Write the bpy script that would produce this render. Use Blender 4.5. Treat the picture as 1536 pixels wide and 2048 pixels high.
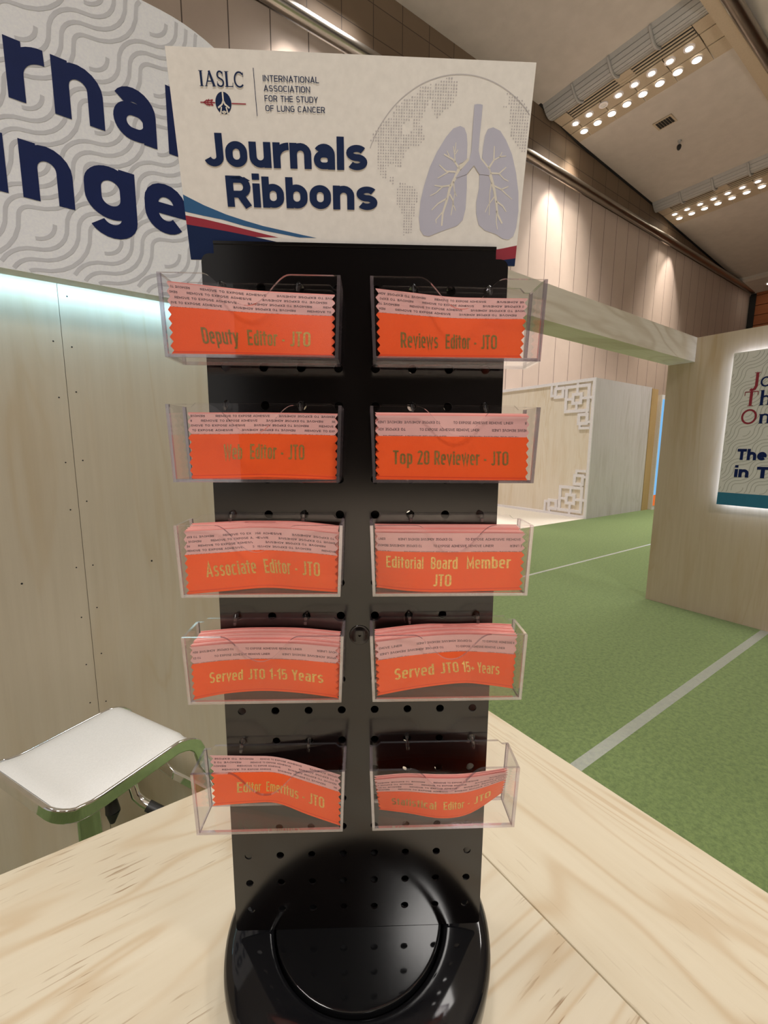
import bpy, bmesh, math, random
from mathutils import Vector, Matrix
random.seed(7)
PI = math.pi
sc = bpy.context.scene
COL = sc.collection
for _o in list(bpy.data.objects):
    bpy.data.objects.remove(_o)

# ------------------------------------------------------------------ camera
EYE = 1.4308
cam_data = bpy.data.cameras.new('camera')
cam_data.sensor_fit = 'VERTICAL'
cam_data.sensor_height = 36.0
cam_data.lens = 859.81 / 2048 * 36.0
cam_data.clip_start = 0.01
cam_data.clip_end = 200
cam = bpy.data.objects.new('camera', cam_data)
COL.objects.link(cam)
RX = Vector((0.82397, -0.566607, 0.005418))
UP = Vector((0.078457, 0.123553, 0.989232))
BK = Vector((-0.561175, -0.814673, 0.146258))
mw = Matrix.Identity(4)
for i in range(3):
    mw[i][0], mw[i][1], mw[i][2] = RX[i], UP[i], BK[i]
mw.translation = Vector((0, 0, EYE))
cam.matrix_world = mw
sc.camera = cam

# ------------------------------------------------------------------ look, world, large lights
sc.view_settings.view_transform = 'Standard'
sc.view_settings.look = 'None'
sc.view_settings.gamma = 1.0
sc.view_settings.use_curve_mapping = False
sc.view_settings.exposure = 0.0
sc.cycles.use_denoising = True
sc.cycles.max_bounces = 12
sc.cycles.transparent_max_bounces = 48
sc.cycles.transmission_bounces = 12
sc.cycles.sample_clamp_indirect = 6.0

world = bpy.data.worlds.new('hall_air')
sc.world = world
world.use_nodes = True
world.node_tree.nodes['Background'].inputs['Color'].default_value = (1.0, 0.94, 0.88, 1)
world.node_tree.nodes['Background'].inputs['Strength'].default_value = 0.40

def area(name, loc, sx, sy, power, color, rot=(0, 0, 0), spread=PI):
    d = bpy.data.lights.new(name, 'AREA')
    d.shape = 'RECTANGLE'
    d.size, d.size_y = sx, sy
    d.energy = power
    d.color = color
    d.spread = spread
    o = bpy.data.objects.new(name, d)
    o.location = loc
    o.rotation_euler = rot
    COL.objects.link(o)
    return o

WARM = (1.0, 0.86, 0.70)
NEUT = (1.0, 0.955, 0.91)
# the hall's rows of ceiling lamps (bays over and behind the camera, above the picture)
for (lx, ly, p) in ((4.9, 2.6, 60), (-2.6, 2.6, 100), (4.9, -7.8, 360), (-2.6, -7.8, 980), (4.9, 7.0, 230), (12.4, 2.6, 480), (12.4, 7.0, 110), (20.0, 7.2, 40)):
    area('ceiling_lamp', (lx, ly, 10.6), 1.2, 3.6, p, NEUT, spread=math.radians(112))

# added fill aimed upward to brighten the ceiling, unseen behind the camera
area('ceiling_fill', (4.0, -3.5, 4.5), 1.5, 1.5, 420, NEUT, rot=(PI, 0, 0))

def spot(name, loc, target, power, color, size, blend=0.6, radius=0.06):
    d = bpy.data.lights.new(name, 'SPOT')
    d.energy = power
    d.color = color
    d.spot_size = size
    d.spot_blend = blend
    d.shadow_soft_size = radius
    o = bpy.data.objects.new(name, d)
    o.location = loc
    o.rotation_euler = (Vector(target) - Vector(loc)).to_track_quat('-Z', 'Y').to_euler()
    COL.objects.link(o)
    return o

# wall washers along the panelled hall wall
for (wx, p) in ((3.9, 380), (12.3, 450), (20.3, 420), (28.4, 450)):
    spot('wall_washer', (wx, 8.25, 10.3), (wx, 9.0, 6.4), p, (1.0, 0.86, 0.74), math.radians(50), 0.5)

# ------------------------------------------------------------------ helpers
def lin(h):
    h = h.lstrip('#')
    v = [int(h[i:i + 2], 16) / 255 for i in (0, 2, 4)]
    return tuple(c / 12.92 if c <= 0.04045 else ((c + 0.055) / 1.055) ** 2.4 for c in v) + (1.0,)

class MB:
    """collects faces, links them as one mesh object"""
    def __init__(s):
        s.v, s.f, s.m = [], [], []
    def face(s, pts, mi=0):
        n = len(s.v)
        s.v += [tuple(p) for p in pts]
        s.f.append(tuple(range(n, n + len(pts))))
        s.m.append(mi)
    def add(s, vs, fs, mi=0):
        n = len(s.v)
        s.v += [tuple(p) for p in vs]
        for f in fs:
            s.f.append(tuple(i + n for i in f))
            s.m.append(mi)
    def box(s, a, b, mi=0):
        x0, y0, z0 = (min(a[i], b[i]) for i in range(3))
        x1, y1, z1 = (max(a[i], b[i]) for i in range(3))
        s.add([(x0, y0, z0), (x1, y0, z0), (x1, y1, z0), (x0, y1, z0), (x0, y0, z1), (x1, y0, z1), (x1, y1, z1), (x0, y1, z1)],
              [(0, 3, 2, 1), (4, 5, 6, 7), (0, 1, 5, 4), (1, 2, 6, 5), (2, 3, 7, 6), (3, 0, 4, 7)], mi)
    def prism(s, poly, fn, d0, d1, mi=0, mi_side=None):
        """poly of 2-D points, fn(p, d) -> 3-D point"""
        n = len(poly)
        ms = mi if mi_side is None else mi_side
        a = [fn(p, d0) for p in poly]
        b = [fn(p, d1) for p in poly]
        s.face(a[::-1], mi)
        s.face(b, mi)
        for i in range(n):
            j = (i + 1) % n
            s.face([a[i], a[j], b[j], b[i]], ms)
    def lathe(s, prof, n=48, mi=0, c=(0, 0, 0), close=False):
        vs = []
        for r, z in prof:
            for k in range(n):
                t = 2 * PI * k / n
                vs.append((c[0] + r * math.cos(t), c[1] + r * math.sin(t), c[2] + z))
        fs = []
        for i in range(len(prof) - 1):
            for k in range(n):
                k2 = (k + 1) % n
                fs.append((i * n + k, i * n + k2, (i + 1) * n + k2, (i + 1) * n + k))
        if close:
            fs.append(tuple(range(n))[::-1])
            fs.append(tuple((len(prof) - 1) * n + k for k in range(n)))
        s.add(vs, fs, mi)
    def tube(s, pts, r, n=12, mi=0, caps=True):
        pts = [Vector(p) for p in pts]
        rr = r if isinstance(r, (list, tuple)) else [r] * len(pts)
        vs = []
        ref = None
        for i, p in enumerate(pts):
            t = (pts[min(i + 1, len(pts) - 1)] - pts[max(i - 1, 0)]).normalized()
            if ref is None:
                ref = t.orthogonal().normalized()
            ref = (ref - t * ref.dot(t)).normalized()
            bn = t.cross(ref)
            for k in range(n):
                a = 2 * PI * k / n
                vs.append(p + (ref * math.cos(a) + bn * math.sin(a)) * rr[i])
        fs = []
        for i in range(len(pts) - 1):
            for k in range(n):
                k2 = (k + 1) % n
                fs.append((i * n + k, i * n + k2, (i + 1) * n + k2, (i + 1) * n + k))
        if caps:
            fs.append(tuple(range(n))[::-1])
            fs.append(tuple((len(pts) - 1) * n + k for k in range(n)))
        s.add(vs, fs, mi)
    def build(s, name, mats, parent=None, smooth=False, loc=None, merge=False, bevel=0, seg=2):
        me = bpy.data.meshes.new(name)
        me.from_pydata(s.v, [], s.f)
        if not isinstance(mats, (list, tuple)):
            mats = [mats]
        for m in mats:
            me.materials.append(m)
        me.polygons.foreach_set('material_index', s.m)
        me.update()
        if merge or smooth or bevel:
            bm = bmesh.new()
            bm.from_mesh(me)
            bmesh.ops.remove_doubles(bm, verts=bm.verts, dist=1e-6)
            bmesh.ops.recalc_face_normals(bm, faces=bm.faces)
            bm.to_mesh(me)
            bm.free()
        if smooth:
            me.polygons.foreach_set('use_smooth', [True] * len(me.polygons))
            me.set_sharp_from_angle(angle=math.radians(38))
        o = bpy.data.objects.new(name, me)
        COL.objects.link(o)
        if parent:
            o.parent = parent
        if loc:
            o.location = loc
        if bevel:
            b = o.modifiers.new('bevel', 'BEVEL')
            b.width = bevel
            b.segments = seg
            b.limit_method = 'ANGLE'
        return o

def tag(o, label=None, cat=None, group=None, kind=None):
    if label: o['label'] = label
    if cat: o['category'] = cat
    if group: o['group'] = group
    if kind: o['kind'] = kind
    return o

def empty(name, loc, label, cat, group=None, rz=0.0):
    o = bpy.data.objects.new(name, None)
    o.empty_display_size = 0.05
    COL.objects.link(o)
    o.location = loc
    o.rotation_euler = (0, 0, rz)
    return tag(o, label, cat, group)

# ------------------------------------------------------------------ materials
def new_mat(name):
    m = bpy.data.materials.new(name)
    m.use_nodes = True
    nt = m.node_tree
    return m, nt, nt.nodes['Principled BSDF']

def N(nt, typ, **kw):
    n = nt.nodes.new(typ)
    for k, v in kw.items():
        setattr(n, k, v)
    return n

def coords(nt, scale=(1, 1, 1), rot=(0, 0, 0), loc=(0, 0, 0)):
    tc = N(nt, 'ShaderNodeTexCoord')
    mp = N(nt, 'ShaderNodeMapping')
    mp.inputs['Scale'].default_value = scale
    mp.inputs['Rotation'].default_value = rot
    mp.inputs['Location'].default_value = loc
    nt.links.new(tc.outputs['Object'], mp.inputs['Vector'])
    return mp.outputs[0]

def noise(nt, vec, scale, detail=4, rough=0.55, dist=0.0):
    n = N(nt, 'ShaderNodeTexNoise')
    n.inputs['Scale'].default_value = scale
    n.inputs['Detail'].default_value = detail
    n.inputs['Roughness'].default_value = rough
    n.inputs['Distortion'].default_value = dist
    nt.links.new(vec, n.inputs['Vector'])
    return n.outputs['Fac']

def ramp(nt, fac, stops):
    r = N(nt, 'ShaderNodeValToRGB')
    el = r.color_ramp.elements
    while len(el) < len(stops):
        el.new(0.5)
    for e, (p, c) in zip(el, stops):
        e.position = p
        e.color = c
    nt.links.new(fac, r.inputs['Fac'])
    return r.outputs['Color']

def mixc(nt, fac, a, b, mode='MIX'):
    n = N(nt, 'ShaderNodeMix', data_type='RGBA', blend_type=mode)
    for sock, val in ((n.inputs[0], fac), (n.inputs[6], a), (n.inputs[7], b)):
        if hasattr(val, 'is_linked') or hasattr(val, 'links'):
            nt.links.new(val, sock)
        else:
            sock.default_value = val
    return n.outputs[2]

def math_(nt, op, a, b=None):
    n = N(nt, 'ShaderNodeMath', operation=op)
    for sock, val in zip(n.inputs, (a, b)):
        if val is None: continue
        if hasattr(val, 'links'):
            nt.links.new(val, sock)
        else:
            sock.default_value = val
    return n.outputs[0]

def bump(nt, bsdf, h, strength, dist=0.01):
    b = N(nt, 'ShaderNodeBump')
    b.inputs['Strength'].default_value = strength
    b.inputs['Distance'].default_value = dist
    nt.links.new(h, b.inputs['Height'])
    nt.links.new(b.outputs[0], bsdf.inputs['Normal'])

def plain(name, col, rough=0.6, metal=0.0, var=0.04, vs=30, spec=0.5, coat=0.0):
    """one colour with a slight procedural unevenness"""
    m, nt, b = new_mat(name)
    c = lin(col) if isinstance(col, str) else col
    f = noise(nt, coords(nt), vs, 3)
    lo = tuple(x * (1 - var) for x in c[:3]) + (1,)
    hi = tuple(min(1, x * (1 + var)) for x in c[:3]) + (1,)
    nt.links.new(ramp(nt, f, [(0.3, lo), (0.7, hi)]), b.inputs['Base Color'])
    b.inputs['Roughness'].default_value = rough
    b.inputs['Metallic'].default_value = metal
    b.inputs['Specular IOR Level'].default_value = spec
    b.inputs['Coat Weight'].default_value = coat
    return m

def wood(name, base, dark, warm, axis='Z', rings=3.0, rough=0.55, amt=0.75, dashes=0.0, seed=0.0, k=1.0, streak=1.0, blots=.35):
    """plywood: stretched grain, cathedral rings, short dark dashes"""
    m, nt, b = new_mat(name)
    long_ = 0.16
    s = tuple(k * q for q in {'X': (long_, 1, 1), 'Y': (1, long_, 1), 'Z': (1, 1, long_)}[axis])
    v = coords(nt, s, loc=(seed, seed * 1.7, seed * 0.6))
    big = noise(nt, v, 2.1, 3, 0.45, 0.9)
    ring = math_(nt, 'SINE', math_(nt, 'MULTIPLY', big, rings * 2 * PI * 3))
    ring = math_(nt, 'MULTIPLY', math_(nt, 'ADD', ring, 1.0), 0.5)
    ring = math_(nt, 'POWER', ring, 5.0)
    patch = noise(nt, v, 1.3, 3, 0.5)
    mask = ramp(nt, patch, [(0.42, (0, 0, 0, 1)), (0.66, (1, 1, 1, 1))])
    ringm = math_(nt, 'MULTIPLY', math_(nt, 'MULTIPLY', ring, mask), amt)
    s2 = {'X': (0.03, 1, 1), 'Y': (1, 0.03, 1), 'Z': (1, 1, 0.03)}[axis]
    v2 = coords(nt, s2, loc=(seed * 2, 3.1, seed))
    fine = noise(nt, v2, 55, 5, 0.6)
    c = mixc(nt, ringm, lin(base), lin(warm))
    blot = noise(nt, v, 3.2, 4, 0.6)
    c = mixc(nt, math_(nt, 'MULTIPLY', ramp(nt, blot, [(0.5, (0, 0, 0, 1)), (0.75, (1, 1, 1, 1))]), blots), c, lin(warm))
    fr = ramp(nt, fine, [(0.35, (0, 0, 0, 1)), (0.75, (1, 1, 1, 1))])
    c = mixc(nt, math_(nt, 'MULTIPLY', fr, 0.22 * streak), c, lin(dark))
    if dashes:
        s3 = {'X': (0.075, 1, 1), 'Y': (1, 0.075, 1), 'Z': (1, 1, 0.075)}[axis]
        d = noise(nt, coords(nt, s3, loc=(7.3, seed, 2.0)), 300, 2, 0.5)
        zone = noise(nt, coords(nt, loc=(1.0, 4.0, seed)), 7, 2, 0.5)
        dm = math_(nt, 'MULTIPLY', ramp(nt, d, [(0.61, (0, 0, 0, 1)), (0.68, (1, 1, 1, 1))]), ramp(nt, zone, [(0.44, (0, 0, 0, 1)), (0.60, (1, 1, 1, 1))]))
        c = mixc(nt, math_(nt, 'MULTIPLY', dm, dashes), c, lin('8a6a45'))
    nt.links.new(c, b.inputs['Base Color'])
    b.inputs['Roughness'].default_value = rough
    bump(nt, b, fine, 0.08, 0.002)
    return m

def emit(name, col, strength):
    m = bpy.data.materials.new(name)
    m.use_nodes = True
    nt = m.node_tree
    nt.nodes.remove(nt.nodes['Principled BSDF'])
    e = N(nt, 'ShaderNodeEmission')
    e.inputs['Color'].default_value = lin(col) if isinstance(col, str) else col
    e.inputs['Strength'].default_value = strength
    nt.links.new(e.outputs[0], nt.nodes['Material Output'].inputs['Surface'])
    return m

def clear(name, tint, base, gain, rough, milk=0.0):
    """clear acrylic sheet: see-through, mirror-like at grazing angles"""
    m = bpy.data.materials.new(name)
    m.use_nodes = True
    nt = m.node_tree
    nt.nodes.remove(nt.nodes['Principled BSDF'])
    g = N(nt, 'ShaderNodeNewGeometry')
    dt = N(nt, 'ShaderNodeVectorMath', operation='DOT_PRODUCT')
    nt.links.new(g.outputs['Incoming'], dt.inputs[0])
    nt.links.new(g.outputs['Normal'], dt.inputs[1])
    c = math_(nt, 'ABSOLUTE', dt.outputs['Value'])
    fr = math_(nt, 'POWER', math_(nt, 'SUBTRACT', 1.0, c), 5.0)
    fac = math_(nt, 'ADD', math_(nt, 'MULTIPLY', fr, gain), base)
    t = N(nt, 'ShaderNodeBsdfTransparent')
    t.inputs['Color'].default_value = tint
    gl = N(nt, 'ShaderNodeBsdfGlossy')
    gl.inputs['Roughness'].default_value = rough
    gl.inputs['Color'].default_value = (1, 1, 1, 1)
    mx = N(nt, 'ShaderNodeMixShader')
    nt.links.new(fac, mx.inputs[0])
    nt.links.new(t.outputs[0], mx.inputs[1])
    nt.links.new(gl.outputs[0], mx.inputs[2])
    out = mx.outputs[0]
    if milk:                                           # pale diffuse mixed in, standing for light gathered by cut edges
        df = N(nt, 'ShaderNodeBsdfDiffuse')
        df.inputs['Color'].default_value = (0.80, 0.76, 0.82, 1)
        m2 = N(nt, 'ShaderNodeMixShader')
        m2.inputs[0].default_value = milk
        nt.links.new(out, m2.inputs[1])
        nt.links.new(df.outputs[0], m2.inputs[2])
        out = m2.outputs[0]
    nt.links.new(out, nt.nodes['Material Output'].inputs['Surface'])
    return m

M = {}
M['hall_floor'] = plain('beige_hall_floor', 'b9aa98', 0.6)
M['ply_left'] = wood('plywood_greyed', 'c4b8a3', 'a2947c', 'b6a07e', 'Z', 2.4, 0.6, 0.5, seed=1.3, k=1.7, blots=.55)
M['ply_right'] = wood('plywood_pale', 'c9b79f', 'a68f70', 'b3976e', 'Z', 2.6, 0.6, 0.6, seed=4.1, k=1.7, blots=.55)
M['ply_beam'] = wood('plywood_beam', 'e6dfd4', 'b9aa94', 'ad9878', 'X', 2.6, 0.6, 0.55, seed=2.2)
M['ply_booth'] = wood('plywood_booth', 'efe4d4', 'c9b79b', 'dbc6a4', 'Z', 2.6, 0.6, 0.6, seed=6.0, k=1.5, blots=.5)
M['ply_grey'] = wood('plywood_grey', 'e3dbde', 'b0a8a8', 'c2b8b2', 'Z', 2.0, 0.7, 0.4, seed=8.0, k=1.5, blots=.5)
M['pine_y'] = wood('pine_sheet_long', 'd5c9b0', 'b09870', 'b08c5c', 'Y', 5.5, 0.5, .75, dashes=0.2, seed=3.3, k=2.6, blots=.12, streak=.8)
M['pine_x'] = wood('pine_sheet_cross', 'd4c9b2', 'ae9871', 'b49263', 'X', 4.5, 0.5, .5, dashes=0.8, seed=5.7, k=2.6, blots=.12, streak=.8)
M['pine_edge'] = wood('pine_post', 'c9a878', 'a98450', 'b98d55', 'Z', 2.0, 0.6, 0.4, seed=9.0)
M['redwood'] = wood('redwood_boards', '9a5a34', '5e321c', '7d4325', 'Y', 2.0, 0.45, 0.5, seed=3.0)
M['black'] = plain('black_powder_coat', (0.0026, 0.0018, 0.0018, 1), 0.15, spec=0.80)
M['black_gloss'] = plain('black_gloss_plastic', (0.006, 0.006, 0.007, 1), 0.07)
M['black_satin'] = plain('black_satin_plastic', (0.005, 0.005, 0.0055, 1), 0.07)
M['black_edge'] = plain('black_worn_edge', (0.004, 0.003, 0.003, 1), 0.4, spec=0.3)
M['white_board'] = plain('matt_white_board', 'dddbd8', 0.7, vs=200)
M['white_sign'] = plain('matt_white_sign', 'f0f4ff', 0.7, vs=200)
M['white_paint'] = plain('white_paint', 'f2eef2', 0.6)
M['white_floor'] = plain('white_floor_vinyl', 'e8dfd0', 0.5)
M['navy'] = plain('navy_ink', '0c1f55', 0.6, spec=0.2)
M['navy_print'] = plain('navy_print', '10234a', 0.6, spec=0.2)
M['blue_print'] = plain('blue_print', '1f5686', 0.55)
M['teal_print'] = plain('teal_print', '23708f', 0.55)
M['red_print'] = plain('red_print', '8f1f33', 0.55)
M['lung_grey'] = plain('grey_lilac_print', 'b3b4c6', 0.6)
M['globe_grey'] = plain('pale_grey_print', 'b6b3b6', 0.6)
M['wave_grey'] = plain('wave_grey_print', 'cccfd8', 0.65)
M['wave_poster'] = plain('wave_poster_print', 'b9b8b2', 0.65)
M['white_print'] = plain('white_print', 'd6d2c8', 0.7)
M['leather'] = plain('white_leather', 'e6e4e0', 0.42, vs=300)
M['chrome'] = plain('polished_chrome', (0.82, 0.82, 0.83, 1), 0.06, metal=1.0)
M['steel'] = plain('brushed_steel_rail', 'a8a29a', 0.28, metal=1.0)
M['unseen_dark_wall'] = plain('unseen_dark_wall', '332b26', 0.9)
M['rubber'] = plain('black_rubber', (0.012, 0.012, 0.012, 1), 0.5)
M['grille'] = plain('grey_louvre', 'a9a8a6', 0.6)
M['ceil'] = plain('ceiling_plaster', 'bdb6ae', 0.85, vs=3, var=0.05)
M['fixture'] = plain('beige_fixture', 'b3a48e', 0.6)
M['dark_gap'] = plain('dark_gap', (0.01, 0.01, 0.01, 1), 0.8)
M['clear'] = clear('clear_acrylic', (0.99, 0.985, 0.99, 1), 0.022, 0.8, 0.01)
M['clear_rim'] = clear('acrylic_rim', (0.80, 0.765, 0.82, 1), 0.30, 0.65, 0.05, 0.03)
M['knob'] = clear('acrylic_hook', (0.75, 0.74, 0.76, 1), 0.10, 0.8, 0.03)
M['tape'] = clear('clear_tape', (1.0, 1.0, 1.0, 1), 0.05, 0.6, 0.35, 0.13)

def ribbon_mat():
    m, nt, b = new_mat('orange_satin')
    v = coords(nt, (1, 1, 1))
    f = noise(nt, v, 2600, 2, 0.6)
    g = noise(nt, v, 40, 3)
    c = mixc(nt, g, lin('e84d06'), lin('ea570e'))
    c = mixc(nt, math_(nt, 'MULTIPLY', ramp(nt, f, [(0.55, (0, 0, 0, 1)), (0.8, (1, 1, 1, 1))]), 0.35), c, lin('ee7a3e'))
    nt.links.new(c, b.inputs['Base Color'])
    b.inputs['Roughness'].default_value = 0.42
    b.inputs['Sheen Weight'].default_value = 0.25
    b.inputs['Sheen Tint'].default_value = (1, 0.6, 0.4, 1)
    bump(nt, b, f, 0.25, 0.0004)
    return m
M['orange'] = ribbon_mat()
M['hem'] = plain('orange_hem', 'd63c14', 0.5)
M['liner'] = plain('pink_liner', 'd5a6a2', 0.5)
M['liner_stack'] = plain('salmon_liner', 'f8b6ac', 0.5)
M['liner_stack_b'] = plain('salmon_liner_deep', 'f09c92', 0.5)
M['liner_ink'] = plain('liner_ink', '2a2430', 0.6)
M['gold'] = plain('gold_foil', (0.74, 0.50, 0.17, 1), 0.31, metal=1.0, vs=900, var=0.25)

def carpet_mat():
    m, nt, b = new_mat('green_needle_felt')
    v = coords(nt)
    a = noise(nt, v, 14, 6, 0.7)
    f = noise(nt, v, 42, 7, 0.82)
    c = mixc(nt, a, lin('657a3f'), lin('76894f'))
    c = mixc(nt, math_(nt, 'MULTIPLY', ramp(nt, f, [(0.42, (0, 0, 0, 1)), (0.62, (1, 1, 1, 1))]), 0.62), c, lin('3b4f25'))
    nt.links.new(c, b.inputs['Base Color'])
    b.inputs['Roughness'].default_value = 0.95
    b.inputs['Sheen Weight'].default_value = 0.2
    bump(nt, b, f, 0.5, 0.006)
    return m
M['carpet'] = carpet_mat()

def panel_wall_mat(name, c1, c2, gap, bw, bh, mortar=0.012, off_x=0.0, off_z=0.0):
    m, nt, b = new_mat(name)
    tc = N(nt, 'ShaderNodeTexCoord')
    sx = N(nt, 'ShaderNodeSeparateXYZ')
    cx = N(nt, 'ShaderNodeCombineXYZ')
    nt.links.new(tc.outputs['Object'], sx.inputs[0])
    nt.links.new(math_(nt, 'ADD', sx.outputs[0], off_x), cx.inputs[0])
    nt.links.new(math_(nt, 'ADD', sx.outputs[2], off_z), cx.inputs[1])
    br = N(nt, 'ShaderNodeTexBrick')
    br.offset = 0.0
    br.squash = 1.0
    br.inputs['Color1'].default_value = lin(c1)
    br.inputs['Color2'].default_value = lin(c2)
    br.inputs['Mortar'].default_value = lin(gap)
    br.inputs['Scale'].default_value = 1.0
    br.inputs['Mortar Size'].default_value = mortar
    br.inputs['Mortar Smooth'].default_value = 0.1
    br.inputs['Brick Width'].default_value = bw
    br.inputs['Row Height'].default_value = bh
    nt.links.new(cx.outputs[0], br.inputs['Vector'])
    nz = noise(nt, coords(nt), 2.0, 4)
    c = mixc(nt, math_(nt, 'MULTIPLY', nz, 0.18), br.outputs['Color'], lin(gap))
    nt.links.new(c, b.inputs['Base Color'])
    b.inputs['Roughness'].default_value = 0.7
    return m
M['hall_panel'] = panel_wall_mat('fabric_wall_panels', 'c9bab0', 'c4b4aa', '5d524c', 0.79, 6.75, 0.011, 0.43, 3.75)
M['hall_tile'] = panel_wall_mat('brown_wall_tiles', '83705c', '7b6855', '4c4036', 0.79, 0.62, 0.010, 0.43, 0.22)

# ------------------------------------------------------------------ lettering: strokes with real widths
def arc(cx, cy, rx, ry, a0, a1, n=10):
    return [(cx + rx * math.cos(math.radians(a0 + (a1 - a0) * i / n)), cy + ry * math.sin(math.radians(a0 + (a1 - a0) * i / n))) for i in range(n + 1)]

def bowl(x0, x1, y0, y1, n=8):
    r = min(x1 - x0, y1 - y0) / 2
    return arc(x1 - r, y1 - r, r, r, 0, 90, n) + arc(x0 + r, y1 - r, r, r, 90, 180, n) + arc(x0 + r, y0 + r, r, r, 180, 270, n) + arc(x1 - r, y0 + r, r, r, 270, 360, n)

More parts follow.
